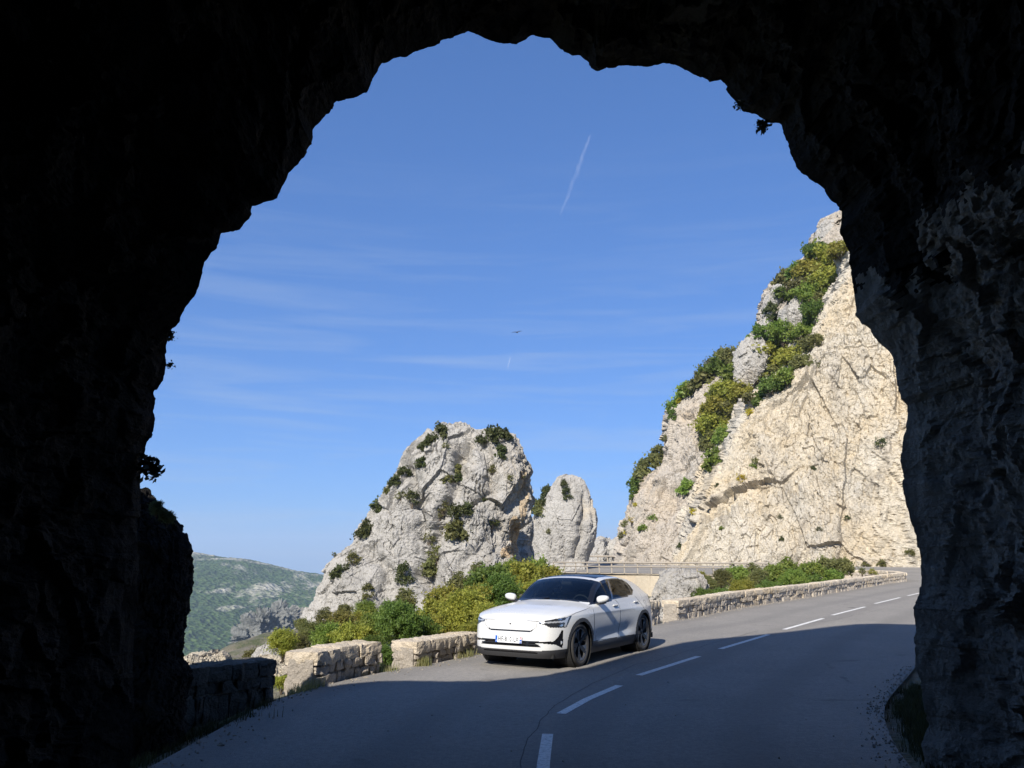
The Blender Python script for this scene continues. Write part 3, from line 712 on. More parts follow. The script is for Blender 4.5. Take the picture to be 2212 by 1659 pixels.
# shaded outcrop at the left foot of the tunnel
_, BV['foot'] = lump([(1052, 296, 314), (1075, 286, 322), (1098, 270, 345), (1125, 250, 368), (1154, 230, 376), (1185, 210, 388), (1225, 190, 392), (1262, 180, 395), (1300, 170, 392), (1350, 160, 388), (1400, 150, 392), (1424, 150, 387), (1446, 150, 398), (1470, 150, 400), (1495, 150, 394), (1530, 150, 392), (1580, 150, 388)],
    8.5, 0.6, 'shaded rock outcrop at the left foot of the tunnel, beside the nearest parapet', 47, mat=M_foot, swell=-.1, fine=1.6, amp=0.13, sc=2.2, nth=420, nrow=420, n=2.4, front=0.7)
# rocks below the parapets on the valley side
_, BV['v1'] = lump([(1397, 585, 600), (1405, 575, 612), (1425, 562, 625), (1450, 556, 640), (1490, 545, 650), (1560, 530, 660)], 19, 1.3, 'grey boulder on the slope seen through the gap between the first two parapets', 48, amp=0.3, sc=1.2)
_, BV['v2'] = lump([(1416, 450, 458), (1420, 405, 462), (1430, 395, 472), (1445, 380, 480), (1490, 360, 500)], 16, 1.2, 'white sunlit rock behind the nearest parapet, beside the tunnel foot', 49, mat=M_cream, amp=0.3, sc=1.6)
_, BV['v3'] = lump([(1434, 520, 560), (1440, 500, 590), (1460, 480, 610), (1520, 470, 620)], 15, 1.0, 'low cream rock just above the top of the nearest parapet', 50, mat=M_cream, amp=0.25, sc=1.6)
# crags on the far hillside
_, BV['c1'] = lump([(1334, 586, 592), (1338, 566, 600), (1346, 546, 612), (1356, 538, 622), (1368, 530, 634), (1390, 528, 640), (1420, 522, 640), (1450, 520, 650)], 620, 16, 'jagged bluish crag on the far hillside, left one of two', 51, mat=M_far, amp=7, swell=-.7, fine=3, mid=1.6, sc=0.12, shear=1.7, jag=13, nth=400, nrow=240)
_, BV['c2'] = lump([(1312, 600, 606), (1322, 596, 618), (1340, 594, 640), (1345, 597, 648), (1365, 604, 680), (1400, 612, 700), (1440, 616, 720)], 700, 16, 'pointed bluish crag on the far hillside, right one of two', 52, mat=M_far, amp=7, swell=-.7, fine=3, mid=1.6, sc=0.12, shear=1.7, jag=13, nth=400, nrow=240)

# ================================================================== TERRAIN
def poly_dist(P, A, B):
    best = np.full(len(P), 9e9); zb = np.zeros(len(P))
    for a, b in zip(A, B):
        ab = (b - a)[:2]; L2_ = ab @ ab
        if L2_ < 1e-9: continue
        t = np.clip(((P - a[:2]) @ ab) / L2_, 0, 1); q = a[:2] + t[:, None] * ab; d = np.linalg.norm(P - q, axis=1)
        m = d < best; best = np.where(m, d, best); zb = np.where(m, a[2] + t * (b[2] - a[2]), zb)
    return best, zb
CPTS = []      # ground control points (x, y, z) filled from what stands on the slopes
for u, v, Y in [(620, 1440, 14.5), (660, 1420, 17), (720, 1410, 19), (780, 1405, 21), (860, 1410, 17), (940, 1405, 19), (1000, 1400, 24), (1060, 1360, 30), (1120, 1330, 36), (1180, 1270, 44), (1230, 1300, 30), (1300, 1320, 26),
                (700, 1400, 30), (820, 1380, 34), (680, 1370, 50), (800, 1360, 52), (950, 1340, 54), (1080, 1290, 56), (1160, 1260, 60), (600, 1450, 24), (540, 1520, 20), (420, 1600, 17), (300, 1800, 14), (560, 1500, 35),
                (1420, 1420, 28), (1480, 1370, 33), (1560, 1340, 38), (1660, 1310, 44), (1760, 1285, 50), (1840, 1262, 54), (1400, 1300, 60), (1500, 1290, 62), (1640, 1275, 58), (1330, 1300, 66), (1300, 1380, 36)]:
    CPTS.append(at(u, v, Y))
CPTS += [np.array(p, float) for p in [(-14, 10, -7), (-22, 25, -16), (-30, 45, -24), (-28, 70, -18), (-45, 60, -40), (-45, 20, -40), (-25, 0, -20), (-25, -30, -20), (-12, 90, -8), (-30, 110, -30), (-2, 100, -2), (-5, 82, -3), (-4, 125, -6),
          (45, 60, 1.2), (45, 90, 1.5), (30, 100, 1.5), (25, 120, 1.5), (50, 30, .5), (30, 30, .2), (20, 20, 0), (14, 12, .1), (10, 0, .1), (30, 0, .2), (60, 0, .5), (12, -30, 0)]]
CPTS = np.array(CPTS)
gx = np.linspace(-48, 72, 300); gy = np.linspace(-42, 132, 436)
XX, YY = np.meshgrid(gx, gy); PP = np.stack([XX.ravel(), YY.ravel()], 1)
# inside the asphalt?
LLs, RRs = LL[::3], RR[::3]
dL, zL = poly_dist(PP, LLs[:-1], LLs[1:]); dR, zR = poly_dist(PP, RRs[:-1], RRs[1:])
hit = np.full(len(PP), np.nan)
for i, (x, y) in enumerate(PP):
    if dL[i] < 14 or dR[i] < 14:
        z = road_z(x, y)
        if z is not None: hit[i] = z
w2 = 1 / (((PP[:, None, :] - CPTS[None, :, :2]) ** 2).sum(2) + 0.3) ** 1.6
idw = (w2 * CPTS[None, :, 2]).sum(1) / w2.sum(1)
dd = np.minimum(dL, dR); ze = np.where(dL < dR, zL, zR)
pitw = (PP[:, 1] > 57) & (PP[:, 0] > 1) & (PP[:, 0] < 27.5) & (dL < dR); wd = np.exp(-(dd / np.where(pitw, .05, 1.6)) ** 2); idw = idw - np.where(pitw, 1.2 * np.exp(-(dd / 4) ** 2), 0)
zout = (ze - 0.06) * wd + idw * (1 - wd) + fbm(np.stack([PP[:, 0] * .35, PP[:, 1] * .35, 0 * PP[:, 0]], 1), 5, 80) * np.clip(dd - .6, 0, 1) * 0.7
zg = np.where(np.isnan(hit), zout, hit - 0.07 - 0.25 * np.clip(dd, 0, 1) - np.where(pitw & (dL < .75), 2.6, 0))
TG = np.stack([XX, YY, zg.reshape(XX.shape)], -1)
ground = mesh_np('ground', TG.reshape(-1, 3), grid_faces(*XX.shape), M_soil, smooth=True)
tag(ground, kind='structure')
ground_bvh = BVHTree.FromPolygons([tuple(p) for p in TG.reshape(-1, 3)], [tuple(f) for f in grid_faces(*XX.shape)])

# far valley and hills (one sheet to the horizon)
hx = np.concatenate([np.linspace(-6000, -1700, 30), np.linspace(-1650, 100, 400), np.linspace(200, 6000, 30)])
hy = np.concatenate([np.linspace(-3000, 150, 20), np.linspace(200, 2400, 560), np.linspace(2500, 9000, 30)])
XX, YY = np.meshgrid(hx, hy)
ru = 1106 + FPX * XX / np.maximum(YY, 1) / CP
rv = np.interp(XX / 1900 * FPX / 0.98 + 1106, [-800, 0, 401, 440, 480, 540, 590, 640, 700, 900, 1200], [1112, 1155, 1190, 1196, 1203, 1208, 1219, 1231, 1239, 1256, 1280])
crest = CAMH + (1205 - rv) / FPX * 1900
zf = np.interp(YY, [-3000, 0, 300, 520, 800, 1100, 1500, 1800, 1900], [0, 0, .0, .06, .24, .44, .74, .965, 1.0])
base = -210
H = base + (crest - base) * zf
H = np.where(YY > 1900, crest - (YY - 1900) * 0.09, H)
Pn = np.stack([XX.ravel(), YY.ravel(), 0 * XX.ravel()], 1)
gul = fbm(Pn * np.array([.0065, .0022, 1]) + 3, 5, 90, 0.55, ridged=True).reshape(XX.shape)
und = fbm(Pn * .0028, 5, 92).reshape(XX.shape)
can = fbm(Pn * .09, 2, 95).reshape(XX.shape)
env = np.clip((1900 - YY) / 300, 0, 1) * np.clip((YY - 350) / 300, 0, 1)
H = H + env * (gul * 20 + und * 26) + can * 3.2 * np.clip((YY - 300) / 200, 0, 1)
# drop away under the near ground
near = np.exp(-((np.maximum(np.abs(XX - 12) - 55, 0) ** 2 + np.maximum(np.abs(YY - 45) - 80, 0) ** 2) / 120.0 ** 2))
H = H * (1 - near) + near * (-60)
hills = mesh_np('hills', np.stack([XX, YY, H], -1).reshape(-1, 3), grid_faces(*XX.shape), M_hill, smooth=True)
tag(hills, kind='structure')

# ================================================================== PARAPETS
M_wall = rock_mat("parapet_stone", (0.44, 0.385, 0.315), (0.50, 0.39, 0.25), (0.16, 0.14, 0.12), 2.6, 0.55, 0.35, 0.45, 0.15, 0.9)
M_cap = rock_mat("parapet_cap", (0.56, 0.48, 0.37), (0.58, 0.44, 0.26), (0.25, 0.21, 0.17), 2.2, 0.6, 0.2, 0.4, 0.15, 0.8)
M_wall_shade = rock_mat("shaded_parapet_stone", (0.15, 0.135, 0.115), (0.17, 0.14, 0.09), (0.04, 0.045, 0.03), 2.6, 0.4, 0.5, 0.5, 0.2, 0.9)  # darker copy of the parapet stone, shade put into the first wall's colour
M_mortar = rock_mat("mortar", (0.34, 0.30, 0.25), (0.38, 0.31, 0.22), (0.15, 0.13, 0.11), 3.0, 0.4, 0.2, 0.5, 0.1, 0.8)
rs = np.random.RandomState(4)
def stone_block(V, F, c, ax, ay, az, sx_, sy_, sz_, seed, rough=0.03, m=6):
    """one roughly cut stone: rounded box pushed about by noise"""
    b = sum(len(v) for v in V)
    t = np.linspace(-1, 1, m); pts = []; idx = {}; faces = []
    def vid(i, j, k):
        key = (i, j, k)
        if key not in idx: idx[key] = len(pts); pts.append((t[i], t[j], t[k]))
        return idx[key]
    for a in range(m - 1):
        for c_ in range(m - 1):
            faces += [(vid(a, c_, 0), vid(a, c_ + 1, 0), vid(a + 1, c_ + 1, 0), vid(a + 1, c_, 0)), (vid(a, c_, m - 1), vid(a + 1, c_, m - 1), vid(a + 1, c_ + 1, m - 1), vid(a, c_ + 1, m - 1)),
                      (vid(a, 0, c_), vid(a + 1, 0, c_), vid(a + 1, 0, c_ + 1), vid(a, 0, c_ + 1)), (vid(a, m - 1, c_), vid(a, m - 1, c_ + 1), vid(a + 1, m - 1, c_ + 1), vid(a + 1, m - 1, c_)),
                      (vid(0, a, c_), vid(0, a, c_ + 1), vid(0, a + 1, c_ + 1), vid(0, a + 1, c_)), (vid(m - 1, a, c_), vid(m - 1, a + 1, c_), vid(m - 1, a + 1, c_ + 1), vid(m - 1, a, c_ + 1))]
    p = np.array(pts)
    r = np.sqrt((p ** 2).sum(1)); q = p * (1 - 0.055 * np.maximum(r - 1.15, 0)[:, None] * 2)
    W = q[:, :1] * ax * sx_ / 2 + q[:, 1:2] * ay * sy_ / 2 + q[:, 2:] * az * sz_ / 2
    nn_ = p / r[:, None]
    dn = fbm(W * 5 + seed * 7.7, 3, 3) * rough * 1.6 + facets(W * 6 + seed * 3.3, 2)[0] * rough
    W = W + (nn_[:, :1] * ax + nn_[:, 1:2] * ay + nn_[:, 2:] * az) * dn[:, None] + c
    V.append(W); F.append(np.array(faces) + b)
def parapet(path, label, hgt, thick=0.45, caps=0.55, end_plain=0.55, seed=0, cap_h=0.20, mean_len=0.23, detail=6, wmat=None):
    """path: ground points of the road-side foot; the wall lies to the left of it"""
    rs = np.random.RandomState(seed)
    P = resample(np.array(path), 60); s = np.r_[0, np.cumsum(np.linalg.norm(np.diff(P, axis=0), axis=1))]; Ltot = s[-1]
    def fr(t):
        p = np.array([np.interp(t, s, P[:, k]) for k in range(3)]); q = np.array([np.interp(t + .05, s, P[:, k]) for k in range(3)]); o = np.array([np.interp(t - .05, s, P[:, k]) for k in range(3)])
        d = q - o; d /= np.linalg.norm(d); n = np.array([-d[1], d[0], 0]); n /= np.linalg.norm(n); return p, d, n
    up = np.array([0, 0, 1.0])
    root = empty('stone_parapet', P[0]); tag(root, label, 'parapet', 'stone parapets along the road edge')
    inv = -P[0]
    core = [[], []]; k = max(2, int(Ltot / .4)); Vc = []; Fc = []
    for i in range(k):
        t = Ltot * (i + .5) / k; p, d, n = fr(t); stone_block(Vc, Fc, p + n * thick / 2 + up * (hgt * .5 - .35) + inv, d, n, up, Ltot / k + .02, thick - .09, hgt + .64 - cap_h * .5, i, .006, 3)
    mesh_np('mortar_core', np.concatenate(Vc), np.concatenate(Fc), M_mortar, parent=root)
    V, F = [], []; sd_ = 0
    for side in (0, 1):
        for course in range(2):
            hh = (hgt - cap_h); z0 = -0.55 if course == 0 else hh * .52; z1 = hh * .52 if course == 0 else hh
            t = 0.0
            while t < Ltot - .04:
                ln = min(rs.uniform(.6, 1.5) * mean_len, Ltot - t)
                if t < end_plain * .2: ln = end_plain if side == 0 and Ltot > 1 else ln
                p, d, n = fr(t + ln / 2); dep = thick * .46
                off = n * (dep / 2 if side == 0 else thick - dep / 2) + n * rs.uniform(-.03, .03)
                stone_block(V, F, p + off + up * ((z0 + z1) / 2) + inv, d, n, up, ln * .965, dep, (z1 - z0) * .96, sd_, .032, detail); sd_ += 1; t += ln
    # end faces
    mesh_np('stones', np.concatenate(V), np.concatenate(F), wmat or M_wall, parent=root)
    V, F = [], []; t = 0.0
    while t < Ltot - .05:
        ln = min(rs.uniform(.6, 1.35) * caps, Ltot - t)
        if Ltot - t - ln < .15: ln = Ltot - t
        p, d, n = fr(t + ln / 2)
        stone_block(V, F, p + n * thick / 2 + up * (hgt - cap_h / 2 + rs.uniform(-.012, .012)) + inv, d, n, up, ln * .985, thick + .05, cap_h, sd_, .018, detail + 2); sd_ += 1; t += ln
    mesh_np('coping_stones', np.concatenate(V), np.concatenate(F), wmat or M_cap, parent=root)
    return root
w1 = [np.array([-4.15, 9.75, 0.0]), np.array([-3.72, 10.4, 0]), gnd(594, 1506)]
parapet(w1, 'shaded stone parapet nearest the tunnel, at the left rock foot', 0.47, seed=1, mean_len=.15, detail=8, caps=.35, wmat=M_wall_shade)
parapet([gnd(681, 1484), gnd(750, 1464), gnd(822, 1450)], 'short stone parapet with pale dressed end, second from the tunnel', 0.47, thick=.52, seed=2, mean_len=.19, detail=8, caps=.4)
parapet([gnd(897, 1441), gnd(960, 1428), gnd(1034, 1412)], 'low stone parapet just left of the parked white car', 0.40, thick=.5, seed=3, mean_len=.3, detail=8, caps=.4)
parapet([gnd(1405, 1352), gnd(1428, 1346.5)], 'short stub of mossy stone wall right behind the car tail', 0.62, thick=.4, seed=9, mean_len=.2, detail=6)
parapet([gnd(1466, 1340), gnd(1520, 1330), gnd(1600, 1313), gnd(1761, 1288), gnd(1860, 1271), gnd(1912, 1262), np.array([26.6, 54.5, .27]), np.array([27.2, 57, .32]), np.array([26.6, 60.3, .35]), np.array([23.5, 62.9, .35])],
        'long pale stone parapet curving along the road to the bend', 0.56, thick=.5, seed=5, mean_len=.34, detail=5, caps=.9, cap_h=.2)
# retaining wall below the far road
M_conc = rock_mat("old_concrete", (0.43, 0.37, 0.28), (0.42, 0.31, 0.19), (0.20, 0.16, 0.12), 0.7, 0.5, 0.75, 0.2, 0.1, 0.35)
rw = resample(np.array([[26.0, 61.2, .3], [23, 63.5, .3], [19, 65.5, .3], [12, 71.8, .3], [4.6, 80.2, .3], [2.0, 82.5, .3]]), 70)
d_ = np.gradient(rw, axis=0); d_ /= np.linalg.norm(d_, axis=1, keepdims=True); n_ = np.stack([-d_[:, 1], d_[:, 0], 0 * d_[:, 0]], 1); n_ *= np.sign((n_ * np.array([-.6, -.8, 0])).sum(1))[:, None]
zrow = np.linspace(.34, -5.5, 40); GW = []
for z in zrow: GW.append(np.stack([rw[:, 0] + n_[:, 0] * (.1 + (.34 - z) * .06), rw[:, 1] + n_[:, 1] * (.1 + (.34 - z) * .06), 0 * rw[:, 0] + z], 1))
GW = [np.stack([rw[:, 0] - n_[:, 0] * .4, rw[:, 1] - n_[:, 1] * .4, 0 * rw[:, 0] + zrow[-1]], 1)[:], np.stack([rw[:, 0] - n_[:, 0] * .4, rw[:, 1] - n_[:, 1] * .4, 0 * rw[:, 0] + .42], 1), np.stack([rw[:, 0] + n_[:, 0] * .12, rw[:, 1] + n_[:, 1] * .12, 0 * rw[:, 0] + .42], 1)] + GW
o = mesh_np('retaining_wall', np.array(GW).reshape(-1, 3), grid_faces(len(GW), len(rw))[:, ::-1], M_conc)
tag(o, 'cream stained concrete retaining wall under the wooden railing', 'wall')
# wooden railing on top
M_wood = rock_mat("weathered_wood", (0.30, 0.265, 0.22), (0.34, 0.28, 0.20), (0.13, 0.115, 0.10), 5, 0.4, 0.3, 0.3, 0.0, 0.4)
rl = resample(np.array([[4.1, 80.3, .4], [12, 71.7, .4], [19, 65.3, .4], [21.5, 63.6, .4]]), 200)
s_ = np.r_[0, np.cumsum(np.linalg.norm(np.diff(rl, axis=0), axis=1))]
rr = empty('wooden_railing', rl[0]); tag(rr, 'grey weathered wooden railing on the retaining wall across the pit', 'railing')
npost = 17; tp = np.linspace(0, s_[-1], npost)
pp_ = [np.array([np.interp(t, s_, rl[:, k]) for k in range(3)]) - rl[0] for t in tp]
for p in pp_:
    mb = MB(); mb.box((p[0], p[1], .48), (.13, .13, 1.0), bev=.015); mb.build('post', M_wood, rr)
for k, (zz_, r_) in enumerate([(.97, .075), (.62, .06)]):
    mb = MB()
    for a, b in zip(pp_[:-1], pp_[1:]):
        mb.tube([(a[0], a[1] - .09, zz_), ((a[0] + b[0]) / 2, (a[1] + b[1]) / 2 - .09, zz_ - .01), (b[0], b[1] - .09, zz_)], r_, 7)
    mb.build('rail', M_wood, rr)
# second railing piece closing the view down the far road
r2 = empty('wooden_railing', (10.2, 108, 1.2)); tag(r2, 'short far wooden railing across the road gap, in front of the dark bluff', 'railing')
for i in range(6):
    mb = MB(); mb.box((i * 1.3, 0, .4), (.16, .16, .9), bev=.02); mb.build('post', M_wood, r2)
mb = MB(); mb.tube([(-.3, -.1, .8), (3.3, -.12, .8), (7, -.1, .8)], .12, 7); mb.build('rail', M_wood, r2)

# haze: the air between here and the far hillside
hz = MB(); hz.box((0, 3000, (-400 + 240) / 2), (13000, 12800, 640))
hzm = bpy.data.materials.new("air"); hzm.use_nodes = True; hn = hzm.node_tree; hn.nodes.clear()
ho = hn.nodes.new('ShaderNodeOutputMaterial'); pv = hn.nodes.new('ShaderNodeVolumePrincipled')
pv.inputs['Color'].default_value = (0.62, 0.78, 1.0, 1); pv.inputs['Density'].default_value = 0.00015; pv.inputs['Anisotropy'].default_value = 0.0
hn.links.new(pv.outputs[0], ho.inputs['Volume'])
haze = hz.build('haze', hzm); tag(haze, kind='stuff'); haze['label'] = 'thin blue haze in the valley air'
# ================================================================== VEGETATION
G_yel = leaf_mat("leaves_yellow_green", (0.270, 0.285, 0.045), (0.390, 0.365, 0.065), (0.140, 0.170, 0.030), 1.6)
G_lime = leaf_mat("leaves_fresh_green", (0.165, 0.250, 0.042), (0.280, 0.340, 0.070), (0.070, 0.115, 0.022), 1.6)
G_deep = leaf_mat("leaves_deep_green", (0.105, 0.170, 0.032), (0.185, 0.255, 0.052), (0.052, 0.090, 0.020), 1.6)
G_olive = leaf_mat("leaves_olive", (0.150, 0.158, 0.052), (0.235, 0.225, 0.075), (0.080, 0.088, 0.036), 1.6)
G_jun = leaf_mat("leaves_juniper", (0.070, 0.090, 0.030), (0.130, 0.142, 0.050), (0.038, 0.048, 0.020), 1.6)
G_rust = leaf_mat("leaves_ochre_green", (0.215, 0.190, 0.050), (0.270, 0.220, 0.065), (0.105, 0.105, 0.036), 1.6)
G_shade = leaf_mat("shade_dark_weeds", (0.028, 0.040, 0.014), (0.05, 0.055, 0.02), (0.015, 0.02, 0.01), 2)  # leaf green darkened, the shade of the verges put into the colour
G_flow = leaf_mat("yellow_blossom", (0.62, 0.46, 0.03), (0.45, 0.38, 0.04), (0.14, 0.17, 0.03), 3.0)
G_dry = leaf_mat("dry_grass_blades", (0.26, 0.26, 0.10), (0.40, 0.35, 0.18), (0.12, 0.16, 0.05), 2.0)
M_bark = rock_mat("bark", (0.13, 0.105, 0.08), (0.17, 0.13, 0.09), (0.05, 0.04, 0.035), 8, 0.5, 0.4, 0.3, 0.0, 0.5)

def leaves(C, Nn, size, rs, aspect=0.55, spread=0.9):
    n = len(C); d = rs.normal(size=(n, 3)); ax = Nn * (1 - spread) + d * spread * .6; ax /= np.linalg.norm(ax, axis=1, keepdims=True)
    t = np.cross(ax, rs.normal(size=(n, 3))); t /= np.linalg.norm(t, axis=1, keepdims=True); b = np.cross(ax, t)
    s_ = size * rs.uniform(.35, 1.7, (n, 1))
    V = np.stack([C - t * s_, C - b * s_ * aspect, C + t * s_, C + b * s_ * aspect], 1).reshape(-1, 3)
    return V, np.arange(4 * n).reshape(n, 4)
PROTO = {}
def make_proto(key, nclump, per, leaf, shape=(1, 1, .85), cr=(.20, .36), seed=0, loose=0.16, flat=0.55):
    rs = np.random.RandomState(seed)
    d = rs.normal(size=(nclump, 3)); d /= np.linalg.norm(d, axis=1, keepdims=True); d[:, 2] = np.where(d[:, 2] < -.7, -d[:, 2], d[:, 2])
    r = rs.uniform(.30, 1.0, (nclump, 1)) ** .5 * rs.uniform(.62, .92, (nclump, 1)); cc = d * r * np.array(shape); R = rs.uniform(cr[0], cr[1], nclump) * np.array(shape).mean()
    Cs, Ns = [], []
    for c, rr_ in zip(cc, R):
        k = int(per * (rr_ / np.mean(cr)) ** 2 * rs.uniform(.7, 1.3)) + 4
        q = rs.normal(size=(k, 3)); q /= np.linalg.norm(q, axis=1, keepdims=True); q[:, 2] = np.where((q[:, 2] < -.2) & (rs.rand(k) < .7), -q[:, 2], q[:, 2])
        rad_ = rr_ * (1 + rs.normal(size=(k, 1)) * loose) * (0.85 + .4 * vnoise(q * 2.4 + c * 5, 7)[:, None])
        Cs.append(c + q * rad_ * np.array([1, 1, .85])); Ns.append(q)
    for _ in range(nclump // 2):      # stray twigs that break the outline
        c = cc[rs.randint(nclump)]; d1_ = c / np.linalg.norm(c) + rs.normal(size=3) * .5 + np.array([0, 0, .35]); d1_ /= np.linalg.norm(d1_); k = max(5, per // 9)
        t_ = rs.uniform(.0, 1, (k, 1)); Cs.append(c + d1_ * (R.mean() * .8 + t_ * rs.uniform(.15, .42)) + rs.normal(size=(k, 3)) * leaf * 1.1); Ns.append(np.tile(d1_, (k, 1)))
    C = np.concatenate(Cs); Nn = np.concatenate(Ns)
    V, F = leaves(C, Nn, leaf, rs, flat); V[:, 2] += .0
    o = mesh_np('foliage', V, F, G_olive); me = o.data; bpy.data.objects.remove(o)
    mb = MB()
    for c in cc[::max(1, nclump // 14)]:
        m_ = Vector((c[0] * .35, c[1] * .35, c[2] * .2 - .35)); mb.tube([(0, 0, -1.0), m_, tuple(c * .9)], [.035, .022, .008], 5)
    o = mb.build('branches', M_bark); bm_ = o.data; bpy.data.objects.remove(o)
    PROTO[key] = (me, bm_)
make_proto('near1', 95, 170, .034, seed=1); make_proto('near2', 80, 190, .036, (1.05, 1, .75), seed=2); make_proto('near3', 110, 130, .030, (.9, .9, 1.05), (.16, .30), seed=3, loose=.25)
make_proto('mid1', 55, 75, .062, seed=4); make_proto('mid2', 48, 80, .066, (1.1, 1, .75), seed=5); make_proto('mid3', 60, 60, .058, (.8, .8, 1.1), (.16, .3), seed=6, loose=.25)
make_proto('far1', 34, 34, .105, seed=7, loose=.2); make_proto('far2', 30, 36, .11, (1.1, 1, .75), seed=8, loose=.2); make_proto('far3', 38, 28, .095, (.75, .75, 1.1), (.16, .3), seed=9, loose=.25)
make_proto('sparse', 30, 16, .085, (1, 1, .9), (.14, .26), seed=10, loose=.45)
rb = np.random.RandomState(77)
ALLB = {'crag': ['crag'], 'slab': ['slab'], 'B': ['l1', 'l2', 'l3', 'l4', 'l5', 'A', 'B'], 'A': ['A', 'B'], 'pit': ['pit']}
def shrub(u, v, r, mat, kind, label, on=None, Y=None, asp=1.0, cat='shrub', group=None, squash=1.0):
    p = None
    if on:
        d = Vector(ray(u, v)).normalized(); best = None
        for k in ALLB[on]:
            h = BV[k].ray_cast(Vector((0, 0, CAMH)), d)
            if h[0] is not None and (best is None or h[3] < best[1]): best = (h[0], h[3])
        if best is None:
            # beyond the skyline: sit at the depth of the nearest rock below
            for dv in range(3, 120, 3):
                for aa in range(0, 360, 20):
                    for k in ALLB[on]:
                        h = BV[k].ray_cast(Vector((0, 0, CAMH)), Vector(ray(u + dv * math.cos(rad(aa)), v + dv * math.sin(rad(aa)))).normalized())
                        if h[0] is not None and (best is None or h[3] < best[1]): best = (h[0], h[3])
                if best: break
            pr_ = proj(best[0]); q_ = at(u, v, best[0].y); dd_ = q_ - np.array(best[0]); ln = np.linalg.norm(dd_); lim = r * best[0].y / FPX * .75
            p = np.array(best[0]) + dd_ * min(1, lim / ln)
        else: p = np.array(best[0]) + np.array([0, .05, 0])
    else: p = at(u, v, Y)
    R = r * p[1] / FPX / CP * (1.32 if kind.startswith('near') else 1.42) * (1.18 if on == 'B' else 1.0)
    big = kind
    root = empty('shrub' if cat == 'shrub' else cat.replace(' ', '_'), p, rb.uniform(0, 6.28)); tag(root, label, cat, group)
    me, bme = PROTO[big]
    for nm, m_, mt in (('foliage', me, mat), ('branches', bme, None)):
        if nm == 'branches' and big.startswith('far'): continue
        o = bpy.data.objects.new(nm, m_); COL.objects.link(o); o.parent = root
        o.scale = (R * asp, R * asp * .9, R * squash)
        if mt: o.material_slots[0].link = 'OBJECT'; o.material_slots[0].material = mt
    return root
GC = 'shrubs growing on the tall crag'; GB = 'bushes on the wooded cliff'; GH = 'bushes behind the short parapets'; GP = 'bushes behind the long parapet'
J, O_, D_, Y_, LM, RU = G_jun, G_olive, G_deep, G_yel, G_lime, G_rust
for a in [
 (951, 944, 22, J, 'far3', 'largest dark juniper just left of the crag summit'), (928, 955, 13, J, 'far1', 'small round juniper on the skyline, left below the crag summit'),
 (1066, 945, 22, J, 'far2', 'wide dark bush on the right top of the crag'), (1090, 942, 13, J, 'far1', 'small bush at the right end of the bush on the crag top'), (1037, 953, 10, J, 'far1', 'tiny bush in the dip between the two crag tops'),
 (1081, 983, 17, J, 'far3', 'upright dark shrub just below the right top of the crag'), (912, 969, 10, J, 'far2', 'tiny shrub on the crag skyline, lower left of the small juniper'), (962, 965, 8, O_, 'sparse', 'sparse green tuft just under the crag summit'),
 (911, 1005, 14, J, 'far1', 'round shrub on the upper left face of the crag'), (873, 1021, 12, J, 'far2', 'small shrub on the left skyline at two thirds of crag height'), (852, 1044, 14, J, 'far1', 'shrub on the left skyline above the crag shoulder'),
 (836, 1062, 9, O_, 'far2', 'tiny shrub at the left edge, just above the crag shoulder'), (986, 1020, 14, O_, 'far3', 'brownish upper shrub of the pair in the crag middle'), (963, 1038, 13, O_, 'far1', 'lower left shrub of the pair in the crag middle'), (990, 1037, 12, J, 'far1', 'lower right dark shrub of the trio in the crag middle'),
 (822, 1098, 19, J, 'far2', 'dark bush overhanging the left flank of the crag, upper of two'), (794, 1148, 19, J, 'far1', 'dark bush overhanging the left flank of the crag, lower of two'), (889, 1080, 18, J, 'sparse', 'loose grey green shrub left of the crag centre'), (866, 1072, 11, O_, 'sparse', 'thin yellowish shrub beside the loose grey shrub, crag left'),
 (984, 1109, 17, J, 'far2', 'dark bush in the very middle of the crag, left half'), (1006, 1106, 16, J, 'far1', 'dark bush in the very middle of the crag, right half'), (957, 1097, 14, O_, 'sparse', 'thin leaning shrub left of the middle bush of the crag'), (950, 1115, 9, O_, 'sparse', 'tiny shrub under the thin leaning shrub on the crag'),
 (984, 1156, 25, O_, 'far1', 'large olive bush below the middle of the crag'), (1050, 1077, 8, J, 'far3', 'tiny dark shrub in the right half of the crag'), (1067, 1017, 12, O_, 'sparse', 'thin pale shrub on the upper right face of the crag'), (1062, 1131, 15, J, 'sparse', 'grey green shrub at the lower right of the crag'),
 (870, 1246, 20, J, 'far3', 'dark upright bush near the foot of the crag, centre left'), (926, 1236, 21, O_, 'far1', 'olive bush near the foot of the crag in the main gully'), (944, 1198, 16, O_, 'sparse', 'sparse bush in the gully above the olive bush'), (925, 1165, 12, O_, 'sparse', 'sparse shrub high in the main gully of the crag'),
 (729, 1241, 15, J, 'far1', 'dark bush on the lowest left spur of the crag'), (760, 1214, 17, O_, 'sparse', 'sparse shrub above the dark bush on the left spur'), (750, 1228, 9, J, 'sparse', 'tiny tuft between the two shrubs of the left spur'), (718, 1192, 5, O_, 'sparse', 'tiny tuft on the skyline of the left spur'), (796, 1284, 16, O_, 'far3', 'upright olive shrub at the crag foot above the hedge'),
 (884, 1283, 9, O_, 'sparse', 'tiny shrub in rubble at the crag foot'), (1020, 1270, 16, D_, 'far1', 'green bush at the crag foot near the gully mouth'), (1101, 1035, 8, O_, 'sparse', 'faint tuft on the right face of the crag'), (1130, 1030, 5, O_, 'sparse', 'tiny tuft at the right edge of the crag')]:
    shrub(*a, on='crag', group=GC)
